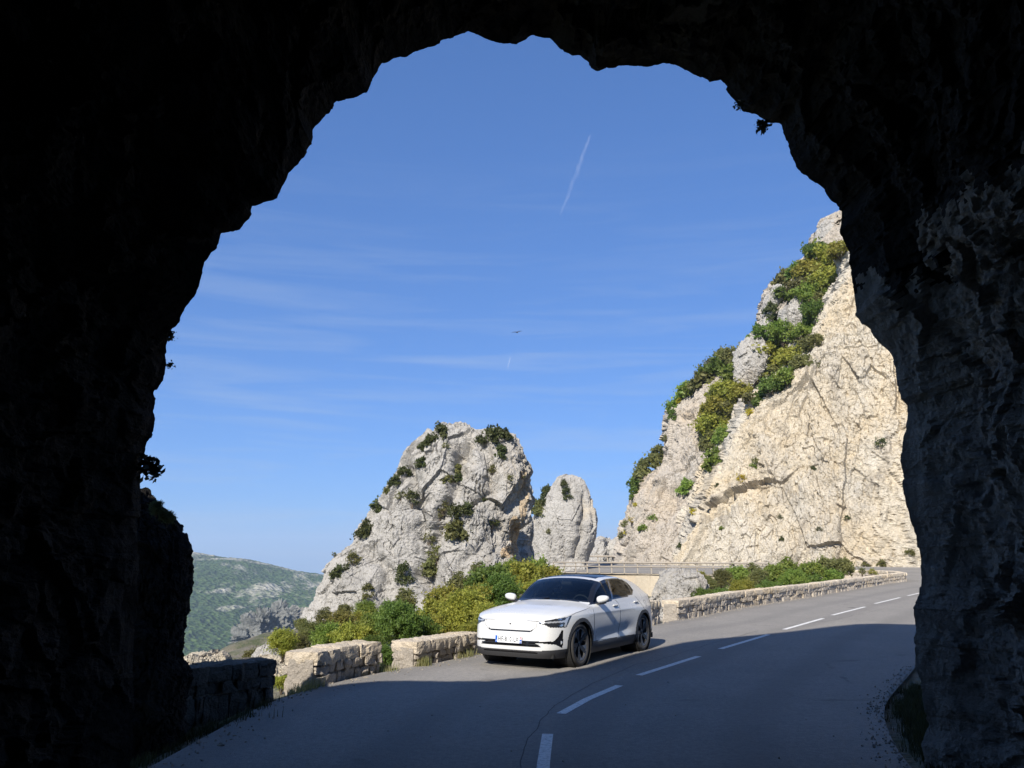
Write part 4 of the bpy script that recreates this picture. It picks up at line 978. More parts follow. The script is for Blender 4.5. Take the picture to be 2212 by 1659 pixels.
for a in [(1180, 1070, 15, J, 'far3', 'upper bush on the left shoulder of the upright slab'), (1163, 1102, 17, O_, 'far1', 'lower bush on the left shoulder of the upright slab'), (1174, 1088, 10, J, 'far2', 'small middle bush on the left shoulder of the slab'),
          (1224, 1070, 13, J, 'far3', 'shrub hanging in the notch near the slab top'), (1219, 1046, 8, J, 'far1', 'tiny shrub on the top of the upright slab'), (1186, 1150, 7, O_, 'sparse', 'brown tuft in the middle of the upright slab')]:
    shrub(*a, on='slab', group='shrubs growing on the upright slab')
# wooded cliff
for a in [
 (1800, 570, 34, Y_, 'mid1', 'large sunlit yellow green tree crown near the cliff top beside the tunnel edge'), (1822, 545, 24, Y_, 'mid2', 'topmost yellow green bush touching the tunnel edge'), (1768, 552, 24, D_, 'mid1', 'green bush left of the topmost rock'), (1750, 590, 26, Y_, 'mid2', 'olive gold bush left of the large yellow crown'),
 (1788, 615, 28, Y_, 'mid1', 'dense golden green bush under the large yellow crown'), (1720, 590, 18, D_, 'far1', 'green skyline bush above the narrow grey rock'), (1696, 610, 22, O_, 'far1', 'grey olive bush on the skyline, high on the wooded cliff'), (1728, 628, 22, O_, 'mid1', 'brownish olive bush inside the high thicket'),
 (1756, 640, 26, LM, 'mid2', 'fresh green bush right of the small grey rock'), (1686, 640, 15, D_, 'far1', 'dark bush on the narrow grey rock'), (1668, 668, 12, J, 'far1', 'small dark bush left of the narrow grey rock'), (1672, 690, 14, J, 'far2', 'round grey green bush below the narrow grey rock'),
 (1764, 680, 24, D_, 'mid1', 'green bush at the edge of the bare cream face, upper'), (1772, 655, 20, D_, 'mid2', 'small green bush above the upper edge bush'), (1640, 722, 16, D_, 'far1', 'dark bush hanging over the tall rounded rock'), (1720, 640, 14, LM, 'far2', 'light green tuft above the broad rock patch'),
 (1692, 722, 24, LM, 'mid1', 'bright green bush left below the broad rock patch'), (1735, 722, 24, LM, 'mid2', 'bright green bush right below the broad rock patch'), (1755, 748, 20, D_, 'mid1', 'green bush touching the cream face, middle'), (1670, 752, 20, O_, 'far1', 'olive bush right of the tall rounded rock'),
 (1682, 782, 36, Y_, 'mid1', 'very large olive green tree crown halfway down the wooded slope'), (1716, 775, 24, Y_, 'mid2', 'golden bush on the right flank of the large crown'), (1735, 790, 20, D_, 'mid2', 'green bush below the middle edge bush'), (1654, 805, 26, D_, 'mid2', 'dark bush under the large olive crown'),
 (1702, 822, 22, LM, 'mid1', 'fresh green bush at the cream face edge, lower'), (1672, 838, 22, D_, 'mid2', 'dense bush above the pointed buttress'), (1575, 782, 24, D_, 'mid1', 'dense skyline bush left of the tall rounded rock'), (1548, 800, 22, D_, 'mid2', 'green skyline bush, second left of the rounded rock'),
 (1532, 790, 12, O_, 'sparse', 'bare twiggy bush on the skyline left of the dark bush'), (1580, 815, 20, LM, 'far1', 'light green bush at the foot of the tall rounded rock'), (1520, 825, 22, D_, 'far1', 'green skyline bush, third left of the rounded rock'), (1500, 842, 17, LM, 'far2', 'small fresh bush on the skyline, fourth left of the rock'),
 (1480, 852, 18, LM, 'far1', 'yellowish green bush on the skyline above the pink buttress'), (1462, 878, 16, LM, 'far2', 'bush at the upper left corner of the pink buttress'), (1452, 900, 10, D_, 'far3', 'small bush hanging below the buttress corner'), (1570, 850, 24, Y_, 'mid1', 'olive bush at the top of the vertical green gully'),
 (1600, 850, 20, Y_, 'mid2', 'yellow olive bush right of the gully top'), (1552, 885, 26, Y_, 'mid2', 'golden green bush in the upper vertical gully'), (1580, 890, 20, O_, 'mid1', 'olive bush right in the upper gully'), (1548, 925, 28, Y_, 'mid1', 'large yellow green bush in the middle of the vertical gully'),
 (1566, 945, 18, LM, 'mid2', 'green bush right in the middle of the gully'), (1545, 962, 22, D_, 'mid1', 'dense bush in the lower vertical gully'), (1545, 995, 17, LM, 'far1', 'fresh green bush near the bottom of the gully'), (1532, 1012, 12, LM, 'far2', 'last small green bush at the gully bottom'),
 (1415, 982, 15, D_, 'far1', 'dark bush on the lower skyline, top of the lower group'), (1405, 1002, 17, D_, 'far2', 'dark bush on the lower skyline, second from top'), (1388, 1025, 17, D_, 'far1', 'dark bush on the lower skyline, third from top'), (1376, 1048, 15, D_, 'far2', 'dark bush on the lower skyline, fourth from top'),
 (1370, 1070, 11, D_, 'far3', 'small dark bush on the lower skyline, fifth from top'), (1352, 1135, 8, O_, 'sparse', 'thin shrub low on the left cliff edge'), (1344, 1160, 8, O_, 'sparse', 'lowest thin shrub on the left cliff edge'),
 (1484, 1056, 14, LM, 'far1', 'isolated round green shrub on the netted buttress'), (1410, 1120, 7, LM, 'far2', 'tiny lime tuft on the netted slope, left of centre'), (1388, 1142, 7, LM, 'far2', 'tiny lime tuft on the netted slope, far left'), (1440, 950, 8, O_, 'sparse', 'twiggy tuft beside the net edge'),
 (1640, 868, 14, D_, 'far1', 'small dark bush just above the pointed buttress tip'), (1620, 862, 12, O_, 'far2', 'small olive bush left of the buttress tip')]:
    if a[3] is D_ and (a[0] + a[1]) % 2: a = a[:3] + (O_,) + a[4:]
    shrub(*a, on='B', group=GB)
for a in [(1620, 893, 8, 'yellow flowering tuft at the tip of the pointed buttress'), (1602, 1037, 9, 'yellow flowering tuft on the lower cream buttress'), (1497, 1108, 7, 'yellow flowering tuft at the foot of the green gully'), (1364, 1125, 6, 'yellow flowering tuft on the left cliff edge'),
          (1352, 1152, 5, 'lowest yellow flowering tuft on the left cliff edge'), (1595, 840, 7, 'yellow flowering tuft above the gully top'), (1470, 868, 7, 'yellow flowering tuft on the buttress corner'), (1372, 1092, 5, 'small yellow tuft on the lower skyline'), (1755, 672, 5, 'tiny yellow tuft right of the broad rock patch')]:
    shrub(a[0], a[1], a[2], G_flow, 'sparse', a[3], on='B', cat='flowering shrub', group='yellow broom tufts on the cliffs')
for a in [(1632, 999, 9, O_, 'sparse', 'thin grey green tuft in the upper middle of the bare buttress'), (1626, 1008, 7, LM, 'far2', 'tiny green tuft under the thin tuft on the bare buttress'), (1905, 960, 12, J, 'sparse', 'grey tuft beside the tunnel edge halfway down the cliff'),
          (1757, 1012, 5, J, 'far1', 'tiny round dark tuft in the middle of the bare cliff'), (1686, 1120, 7, J, 'sparse', 'grey tuft on the lower middle of the bare cliff'), (1690, 1165, 5, J, 'far1', 'tiny grey tuft near the cliff base, left'), (1770, 1145, 6, J, 'sparse', 'grey tuft near the cliff base above the bushes'),
          (1470, 1180, 6, J, 'far1', 'tiny grey tuft low on the netted buttress'), (1965, 1195, 8, O_, 'far2', 'small olive bush at the far right cliff base'), (1560, 1142, 5, LM, 'far2', 'tiny green tuft low on the left of the bare cliff'), (1870, 1222, 7, O_, 'far2', 'first low bush at the cliff base by the bend'),
          (1905, 1221, 9, O_, 'far1', 'second low bush at the cliff base by the bend'), (1830, 1120, 6, J, 'sparse', 'grey tuft under the dark crack of the bare cliff'), (1550, 1050, 6, J, 'sparse', 'grey tuft beside the lower net')]:
    shrub(*a, on='A', group='small tufts on the bare cliff')
# hedge behind the short parapets, from left to right
for a in [
 (612, 1392, 27, Y_, 'near1', 'yellow green bush above the gap between the first two parapets', 14.5), (640, 1398, 22, O_, 'near3', 'olive bush just right of the yellow green bush', 15.5), (608, 1478, 17, Y_, 'near2', 'small yellow bush low in the gap between the first two parapets', 12.6),
 (668, 1372, 26, O_, 'near2', 'grey olive bush behind the second parapet, left', 20), (705, 1385, 32, LM, 'near1', 'green bush behind the second parapet, centre', 19), (735, 1362, 32, RU, 'near3', 'ochre tinged bush behind the second parapet', 22), (765, 1385, 34, Y_, 'near2', 'yellowish bush low behind the second parapet, right of centre', 18.5),
 (790, 1335, 28, LM, 'near3', 'tall fresh green bush rising in front of the crag foot', 25), (775, 1352, 26, Y_, 'near1', 'yellow bush beneath the tall fresh green bush', 23), (812, 1365, 34, LM, 'near1', 'green bush above the right end of the second parapet', 19), (806, 1400, 24, D_, 'near2', 'dark bush behind the right end of the second parapet', 16),
 (866, 1358, 46, D_, 'near1', 'big glossy deep green bush left of the car', 18), (905, 1368, 32, D_, 'near2', 'deep green bush right of the big glossy bush', 19), (832, 1420, 21, D_, 'near1', 'bright bush filling the gap between second and third parapets', 15), (828, 1450, 11, LM, 'near2', 'low shoots at the foot of the gap between second and third parapets', 14),
 (875, 1308, 24, O_, 'mid3', 'olive bush at the crag foot above the big glossy bush', 34), (850, 1325, 22, D_, 'mid1', 'dark bush behind the big glossy bush', 30), (935, 1330, 30, Y_, 'mid2', 'yellowish bush behind, between the glossy and the yellow bushes', 28), (960, 1300, 28, Y_, 'mid1', 'golden bush in front of the crag gully', 34),
 (950, 1365, 34, Y_, 'near2', 'yellow green bush above the third parapet, left', 21), (1000, 1330, 46, Y_, 'near1', 'large golden green bush beside the car bonnet', 21), (1015, 1385, 30, Y_, 'near3', 'golden bush low beside the car headlight', 18.5), (1040, 1300, 36, Y_, 'near2', 'golden green bush behind the car mirror', 25),
 (990, 1272, 24, O_, 'mid3', 'olive bush in the crag gully mouth', 40), (1060, 1262, 34, D_, 'mid1', 'dark leafy tree top right of the gully', 32), (1085, 1285, 38, D_, 'near1', 'dark green bush just left of the windscreen', 25), (1055, 1340, 30, Y_, 'near1', 'golden bush behind the bonnet', 20),
 (1100, 1240, 26, LM, 'mid2', 'pale leafy tree top at the foot of the crag', 44), (1135, 1250, 32, Y_, 'mid1', 'light yellow green bush left of the car roof', 34), (1165, 1236, 26, LM, 'mid2', 'light green bush in front of the left railing end', 44), (1185, 1250, 22, Y_, 'mid1', 'light bush touching the car roof', 36), (1155, 1290, 34, Y_, 'near2', 'golden bush seen over the windscreen edge', 26),
 (1030, 1245, 20, O_, 'mid3', 'olive bush at the crag base, right of the gully', 48), (500, 1440, 12, J, 'mid1', 'dry grey tuft on the white rock beside the tunnel', 15.5), (545, 1420, 15, O_, 'mid2', 'low olive bush beyond the nearest parapet', 24), (572, 1408, 12, LM, 'mid2', 'low green bush left of the grey boulder', 22), (650, 1350, 12, O_, 'mid1', 'small olive bush at the left foot of the crag', 46), (700, 1340, 18, O_, 'mid3', 'grey green shrub at the left crag base', 42), (745, 1322, 14, O_, 'mid1', 'small shrub at the crag base above the ochre bush', 44),
 (1010, 1430, 10, LM, 'near2', 'low weeds at the right end of the third parapet', 17)]:
    shrub(*a[:6], Y=a[6], group=GH)
# bushes in the pit
for a in [
 (1530, 1268, 18, O_, 'near3', 'twiggy olive bush right of the whitish outcrop', 38), (1512, 1245, 9, Y_, 'mid1', 'small yellow tuft on top of the whitish outcrop', 33), (1520, 1292, 20, D_, 'near2', 'white flowering dark bush beside the outcrop', 30), (1555, 1290, 17, D_, 'mid1', 'dark bush behind the parapet near its left end', 33),
 (1560, 1255, 20, O_, 'near3', 'loose olive bush below the railing', 42), (1590, 1250, 22, LM, 'mid1', 'green bush below the railing, centre', 44), (1605, 1283, 26, Y_, 'near1', 'pale yellow green grassy bush just behind the parapet', 36), (1640, 1262, 24, O_, 'near3', 'loose grey olive bush in the pit', 42),
 (1628, 1240, 16, O_, 'mid3', 'sparse bush touching the railing right end', 48), (1675, 1248, 24, LM, 'mid1', 'green bush in front of the right railing end', 48), (1665, 1278, 22, D_, 'near2', 'green bush hugging the parapet, centre', 40), (1700, 1232, 19, LM, 'mid3', 'upright light green bush beyond the parapet', 52),
 (1715, 1258, 24, LM, 'near1', 'bright green bush hugging the parapet, right of centre', 45), (1750, 1240, 22, LM, 'mid1', 'fresh green bush behind the parapet, third from its far end', 52), (1760, 1262, 18, D_, 'mid2', 'low green bush behind the parapet, far part', 48), (1785, 1228, 21, O_, 'mid2', 'pale flowered bush, second from the far end of the parapet row', 54),
 (1815, 1232, 22, O_, 'mid1', 'white flowered grey green bush, last of the parapet row', 53), (1800, 1250, 17, LM, 'mid1', 'low green bush below the white flowered bush', 51), (1885, 1238, 8, Y_, 'sparse', 'grassy tuft inside the far parapet bend', 56), (1862, 1236, 8, O_, 'sparse', 'dry grass tuft inside the far parapet bend', 56),
 (1422, 1300, 10, O_, 'sparse', 'thin climbing shrub on the concrete wall behind the car tail', 44), (1470, 1262, 7, O_, 'sparse', 'tiny tuft on the face of the whitish outcrop', 31)]:
    shrub(*a[:6], Y=a[6], group=GP)
# plants silhouetted on the tunnel edge
M_sil = plain("dark_leaf", (0.035, 0.05, 0.025), 0.7)
def sprig(u, v, label, n=6, size=14, Y=7.0, leaf=.018, down=1.0, seed=0, side=1.0, per=9):
    rs = np.random.RandomState(seed); o = at(u, v, Y); px = Y / FPX
    root = empty('hanging_plant', o); tag(root, label, 'hanging plant', 'plants hanging from the tunnel rim')
    mb = MB(); Cs = []
    for i in range(n):
        L_ = size * rs.uniform(.5, 1.1) * px; a = rs.uniform(-.25, 1.0) * side
        pts = [(-.06 * side, .02, .03)]; x = z = 0.0
        for k in range(6):
            t = (k + 1) / 6; x = L_ * a * t * .8 + rs.normal() * .006; z = -L_ * down * t ** 1.4 + rs.normal() * .006 + L_ * .25 * t * (1 - down)
            pts.append((x, rs.normal() * .02, z))
            if k > 1: Cs += [np.array([x, 0, z]) + rs.normal(size=3) * .025 for _ in range(per // 3)]
        mb.tube(pts, [.004] * 3 + [.003] * 4, 4)
    mb.build('stems', M_bark, root)
    V, F = leaves(np.array(Cs), np.tile([0, 0, 1.0], (len(Cs), 1)), leaf, rs); mesh_np('leaves', V, F, M_sil, parent=root)
YL = 6.9
sprig(368, 712, 'short chain of leaves hanging from the upper left tunnel edge', 2, 34, 6.9, .020, 1.0, 1, .35, 12)
sprig(362, 790, 'thin forked twig sticking out of the left tunnel edge', 5, 30, 6.9, .013, .15, 2, 1.1, 3)
sprig(312, 985, 'largest clump of leafy stems drooping from the left tunnel wall', 14, 62, 7.1, .028, .8, 3, 1.0, 12)
sprig(1600, 222, 'small leafy sprig hanging at the upper right tunnel edge', 5, 24, 8.0, .020, .5, 4, -1.0, 9)
sprig(1652, 262, 'second leafy sprig hanging below the first, upper right tunnel edge', 8, 28, 8.0, .024, .8, 5, -1.0, 12)
sprig(1815, 476, 'tiny tuft on the right tunnel edge above the cliff top', 3, 14, 7.8, .015, .5, 6, -1.0, 5)
shrub(338, 1100, 15, J, 'near3', 'leafy shrub on top of the shaded rock outcrop at the left tunnel foot', Y=8.2); shrub(362, 1120, 15, J, 'near1', 'second leafy shrub on the right shoulder of the shaded outcrop', Y=8.2)

# ------------------------------------------------------------------ grass and grit
def blades(P, h, w, rs, lean=.5):
    n = len(P); a = rs.uniform(0, 6.28, n); ln = rs.uniform(.4, 1.2, n) * h; t = np.stack([np.cos(a), np.sin(a), 0 * a], 1); b = np.stack([-np.sin(a), np.cos(a), 0 * a], 1)
    tip = P + t * (ln * rs.uniform(.1, 1.0, n) * lean)[:, None] + np.array([0, 0, 1]) * ln[:, None]; mid_ = (P + tip) / 2 + np.array([0, 0, .12]) * ln[:, None]
    V = np.stack([P - b * w / 2, P + b * w / 2, mid_ + b * w * .35, mid_ - b * w * .35, tip], 1).reshape(-1, 3)
    i = np.arange(n) * 5; F = np.concatenate([np.stack([i, i + 1, i + 2, i + 3], 1), np.stack([i + 3, i + 2, i + 4, i + 4], 1)])
    tri = np.stack([i + 3, i + 2, i + 4], 1); q = np.stack([i, i + 1, i + 2, i + 3], 1)
    F3 = np.concatenate([tri, q[:, [0, 1, 2]], q[:, [0, 2, 3]]]); return V, F3
rs = np.random.RandomState(12)
def gz(x, y):
    h = ground_bvh.ray_cast(Vector((x, y, 50)), Vector((0, 0, -1))); z = h[0].z if h[0] is not None else 0
    r_ = road_z(x, y); return max(z, r_) if r_ is not None else z
P = []
def tuftline(path, n, spread, per=14, off=0.0):
    R = resample(np.array(path), 200)
    for _ in range(n):
        p = R[rs.randint(200)] + np.array([rs.normal() * spread + off, rs.normal() * spread, 0]); k = int(rs.uniform(.4, 1.6) * per)
        q = p + np.c_[rs.normal(size=(k, 2)) * .04, np.zeros(k)]; z = gz(p[0], p[1]); q[:, 2] = z - .01; P.extend(q)
tuftline([[-3.9, 5.5, 0], [-3.75, 7.5, 0], [-3.6, 9.3, 0], gnd(520, 1553)], 420, .16, 16)
tuftline([gnd(500, 1556), gnd(596, 1508)], 60, .05, 10)
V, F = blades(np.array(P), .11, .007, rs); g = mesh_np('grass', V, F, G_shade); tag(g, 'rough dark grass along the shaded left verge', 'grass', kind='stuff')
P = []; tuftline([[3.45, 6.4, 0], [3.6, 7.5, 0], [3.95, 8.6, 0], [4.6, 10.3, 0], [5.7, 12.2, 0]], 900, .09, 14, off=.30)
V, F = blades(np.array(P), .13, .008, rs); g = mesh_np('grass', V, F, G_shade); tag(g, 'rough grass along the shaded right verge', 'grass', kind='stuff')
P = []; tuftline([gnd(625, 1496), gnd(681, 1485)], 46, .05, 14); tuftline([gnd(655, 1490), gnd(668, 1488)], 22, .03, 14); tuftline([gnd(905, 1439), gnd(925, 1436)], 30, .05, 16); tuftline([gnd(832, 1448), gnd(850, 1446)], 20, .08, 10); tuftline([gnd(985, 1423), gnd(1035, 1413)], 26, .05, 10)
V, F = blades(np.array(P), .16, .008, rs); g = mesh_np('grass', V, F, G_dry); tag(g, 'dry sunlit grass tufts at the feet of the short parapets', 'grass', kind='stuff')
P = []
R = resample(np.array([[4.0, 80.5, 0], [12, 72, 0], [19, 66, 0], [22, 64, 0]]), 200)
# loose grit along the road edges
Vg, Fg = [], []; b = 0
LEp = resample(np.array([p for p in Ledge if -2 < p[1] < 40][:]), 500)
for _ in range(1300):
    p = LEp[rs.randint(500)]; q = np.array([p[0] + abs(rs.normal()) * .22 - .02, p[1] + rs.normal() * .1]); z = road_z(q[0], q[1])
    if z is None: continue
    s_ = rs.uniform(.004, .016) * (1 if rs.rand() < .95 else 1.8); M_ = rs.normal(size=(6, 3)) * .25 + np.array([[1, 0, 0], [-1, 0, 0], [0, 1, 0], [0, -1, 0], [0, 0, 1], [0, 0, -1]])
    Vg.append(M_ * s_ + np.array([q[0], q[1], z + s_ * .4])); Fg.append(np.array([[0, 2, 4], [2, 1, 4], [1, 3, 4], [3, 0, 4], [2, 0, 5], [1, 2, 5], [3, 1, 5], [0, 3, 5]]) + b); b += 6
REp = resample(np.array([p for p in Redge if 4 < p[1] < 16][:]), 300)
for _ in range(600):
    p = REp[rs.randint(300)]; q = np.array([p[0] - abs(rs.normal()) * .12 + .03, p[1] + rs.normal() * .08]); z = road_z(q[0], q[1])
    if z is None: continue
    s_ = rs.uniform(.004, .017); M_ = rs.normal(size=(6, 3)) * .25 + np.array([[1, 0, 0], [-1, 0, 0], [0, 1, 0], [0, -1, 0], [0, 0, 1], [0, 0, -1]])
    Vg.append(M_ * s_ + np.array([q[0], q[1], z + s_ * .4])); Fg.append(np.array([[0, 2, 4], [2, 1, 4], [1, 3, 4], [3, 0, 4], [2, 0, 5], [1, 2, 5], [3, 1, 5], [0, 3, 5]]) + b); b += 6
for _ in range(120):
    q = np.array([rs.uniform(-2.8, 3.4), rs.uniform(6.5, 20)]); z = road_z(q[0], q[1])
    if z is None: continue
    s_ = rs.uniform(.004, .012); M_ = rs.normal(size=(6, 3)) * .25 + np.array([[1, 0, 0], [-1, 0, 0], [0, 1, 0], [0, -1, 0], [0, 0, 1], [0, 0, -1]])
    Vg.append(M_ * s_ + np.array([q[0], q[1], z + s_ * .4])); Fg.append(np.array([[0, 2, 4], [2, 1, 4], [1, 3, 4], [3, 0, 4], [2, 0, 5], [1, 2, 5], [3, 1, 5], [0, 3, 5]]) + b); b += 6
g = mesh_np('gravel', np.concatenate(Vg), np.concatenate(Fg), M_mortar); tag(g, 'loose pale grit scattered on the asphalt and along its edge', 'gravel', kind='stuff')
# bird and vapour trails
bm_ = MB(); M_bird = plain("bird_plumage", (0.03, 0.028, 0.026), 0.8)
bp = at(1117, 718, 95)
bird = empty('bird', bp, 0.3); tag(bird, 'small dark bird gliding in the open sky above the crag', 'bird'); bird.rotation_euler = (rad(20), rad(-14), rad(20)); bird.scale = (1.7, 1.7, 1.7)
bm_.tube([(0, -.16, 0), (0, -.10, .0), (0, 0, .01), (0, .12, 0), (0, .24, -.005)], [.012, .04, .05, .035, .012], 8); bm_.build('body', M_bird, bird)
wg = MB()
for s_ in (-1, 1):
    wg.add([(0, -.07, .03), (s_ * .2, -.09, .07), (s_ * .46, .03, .04), (s_ * .22, .06, .06), (0, .07, .02), (0, 0, .045), (s_ * .2, -.01, .085)], [(0, 1, 6, 5), (5, 6, 3, 4), (1, 2, 6), (6, 2, 3), (0, 5, 4, 3), (0, 3, 2, 1)])
wg.build('wings', M_bird, bird)
def trail(p0, p1, w, label, dens_):
    m, nt, b, out = newmat("vapour"); nt.nodes.remove(b)
    v = nt.nodes.new('ShaderNodeTexCoord').outputs['Object']
    tr = nt.nodes.new('ShaderNodeBsdfTransparent'); df = nt.nodes.new('ShaderNodeBsdfDiffuse'); df.inputs['Color'].default_value = (.9, .9, .9, 1)
    mx = nt.nodes.new('ShaderNodeMixShader'); lw = nt.nodes.new('ShaderNodeLayerWeight'); lw.inputs['Blend'].default_value = .35
    mm = nt.nodes.new('ShaderNodeMath'); mm.operation = 'MULTIPLY'
    inv = rng(nt, lw.outputs['Facing'], 0.0, 0.85, dens_, 0.0)
    nt.links.new(inv, mm.inputs[0]); nt.links.new(rng(nt, noise(nt, v, .012, 5, .65), .35, .62, 0.15, 1), mm.inputs[1])
    nt.links.new(mm.outputs[0], mx.inputs[0]); nt.links.new(tr.outputs[0], mx.inputs[1]); nt.links.new(df.outputs[0], mx.inputs[2]); nt.links.new(mx.outputs[0], out.inputs['Surface'])
    a, b_ = at(*p0), at(*p1); n = 40; pts = []; rs_ = np.random.RandomState(5)
    side = np.array([1, 0, .25])
    for i in range(n + 1):
        t = i / n; c = a + (b_ - a) * t + side * (fbm(np.array([[t * 7, 0, 0]]), 3, 8)[0] * w * 1.2); pts.append(tuple(c - a))
    mb = MB(); mb.tube(pts, [w * (0.12 + .88 * math.sin(math.pi * min(1, (.06 + .94 * i / n))) ** .6) * (.92 + .12 * math.sin(i * 1.7)) for i in range(n + 1)], 14)
    o = mb.build('vapour_trail', m, smooth=True); o.location = tuple(a); tag(o, label, 'contrail')
trail((1275, 292, 9000), (1211, 466, 9000), 34, 'long white vapour trail slanting down the middle of the sky', .036)
trail((1103, 770, 9000), (1096, 797, 9000), 7, 'faint tiny vapour trail under the bird', .09)
# ================================================================== THE CAR (local frame: x forward from the front axle, y to its left, z up; metres)
CAR_POS, CAR_YAW = (0.41, 14.54, 0.0), -2.1252
ZBX = [-3.76, -3.4, -2.9, -2.3, -1.6, -.8, -.4, 0.0, .35, .6, .75, .9]; ZBZ = [1.055, 1.045, 1.02, .99, .965, .945, .935, .915, .88, .84, .80, .765]
ZCX = [-3.72, -3.6, -3.4, -3.15, -2.85, -2.55, -2.2, -1.8, -1.45, -1.21, -1.03, -.86, -.69, -.53, -.42, -.2, .1, .4, .6, .72, .82]
ZCZ = [1.07, 1.10, 1.155, 1.245, 1.345, 1.42, 1.465, 1.478, 1.468, 1.430, 1.355, 1.265, 1.165, 1.06, 1.035, 1.012, .985, .94, .895, .855, .80]
FZ = [.15, .20, .26, .32, .45, .60, .70, .78, .84, .90]; FX = [.78, .83, .865, .872, .868, .850, .835, .815, .775, .70]
RZ_ = [.15, .25, .40, .55, .70, .85, .98, 1.05, 1.1]; RX_ = [-3.60, -3.68, -3.73, -3.74, -3.70, -3.69, -3.70, -3.715, -3.70]
WZ = [.15, .20, .28, .40, .55, .70, .80, .88, .94, 1.0, 1.06]; WW = [.83, .865, .905, .918, .925, .925, .922, .912, .893, .868, .845]
def cub(x, X, Y):
    """smooth interpolation (monotone-ish, via local averaging of the linear one)"""
    w = .045; return (np.interp(x - w, X, Y) + np.interp(x + w, X, Y) + 2 * np.interp(x, X, Y)) / 4
def ring_point(th, v):
    """lower body: th = plan angle, v = 0..1 from sill to belt line"""
    n = np.where(np.cos(th) > 0, 6.0, 5.6)
    c, s_ = np.cos(th), np.sin(th)
    ex = np.sign(c) * np.abs(c) ** (2 / n); ey = np.sign(s_) * np.abs(s_) ** (2 / n)
    xb = np.where(ex > 0, -1.43 + ex * 2.29, -1.43 + ex * 2.31)
    zb = cub(xb, ZBX, ZBZ); zl = np.interp(xb, [-3.8, -3.3, -2.3, .5, .9], [.26, .21, .175, .175, .19])
    z = zl + v * (zb - zl)
    fx, rx = cub(z, FZ, FX), cub(z, RZ_, RX_); W = cub(z, WZ, WW)
    x = np.where(ex > 0, -1.43 + ex * (fx + 1.43), -1.43 + ex * (-1.43 - rx))
    # sides: waist over the arches, hollow lower doors
    side = np.clip(np.abs(ey) * 1.6 - .6, 0, 1)
    y = ey * W
    fl = np.exp(-((x) / .52) ** 2) * .022 + np.exp(-((x + 2.735) / .55) ** 2) * .028
    hollow = np.exp(-((z - (.40 - .045 * x)) / .11) ** 2) * np.clip((x + 2.35) / .4, 0, 1) * np.clip((-.35 - x) / .35, 0, 1) * .034
    hi = np.exp(-((z - .845) / .03) ** 2) * .006
    y = y + np.sign(ey) * side * (fl * np.clip((z - .25) / .1, 0, 1) * np.clip((.95 - z) / .15, 0, 1) - hollow + hi)
    # rear haunch narrows
    y = y * np.interp(x, [-3.75, -3.2, -2.6, 0, .4, .9], [.97, .99, 1, 1, .995, .975])
    return np.stack([x, y, z], -1)
def belt_w(x):
    th = np.linspace(0.0005, math.pi - .0005, 3000); P = ring_point(th, np.ones_like(th)); o = np.argsort(P[:, 0]); return np.interp(x, P[o, 0], P[o, 1]), np.interp(x, P[o, 0], P[o, 2])
def vbend(x): return np.interp(x, [-3.7, -3.3, -2.9, -2.4, -1.30, -.95, -.65, -.45], [.82, .80, .77, .75, .745, .79, .86, .9])
def top_point(x, v):
    """upper body: x station, v = -1..1 across"""
    wb, zb = belt_w(x); av = np.abs(v)
    xs = x + .30 * (av ** 2.2) * np.interp(x, [-1.5, -1.1, -.55, -.25], [.08, .35, .75, 0])      # screen bows forward at the centre
    zc = cub(xs, ZCX, ZCZ)
    hood = 1 - av ** 3.4 - .035 * np.exp(-((av - .62) / .10) ** 2) * np.interp(x, [-.6, -.3, .5, .8], [0, 1, 1, 0])
    vb = vbend(x)
    inn = 1 - .115 * (av / vb) ** 2.6
    out = .885 * (1 - np.clip((av - vb) / (1 - vb), 0, 1)) ** 0.86
    t = np.clip((av - vb + .035) / .07, 0, 1); t = t * t * (3 - 2 * t)
    gr = inn * (1 - t) + np.minimum(out, inn) * t
    g = np.interp(x, [-3.66, -3.25, -1.0, -.52], [0, 1, 1, 0]); g = g * g * (3 - 2 * g)
    z = zb + (zc - zb) * (hood * (1 - g) + gr * g)
    return np.stack([x, v * wb, z], -1)
def car_world(P):
    c, s_ = math.cos(CAR_YAW), math.sin(CAR_YAW); P = np.asarray(P)
    return np.stack([CAR_POS[0] + c * P[..., 0] - s_ * P[..., 1], CAR_POS[1] + s_ * P[..., 0] + c * P[..., 1], P[..., 2] + CAR_POS[2]], -1)
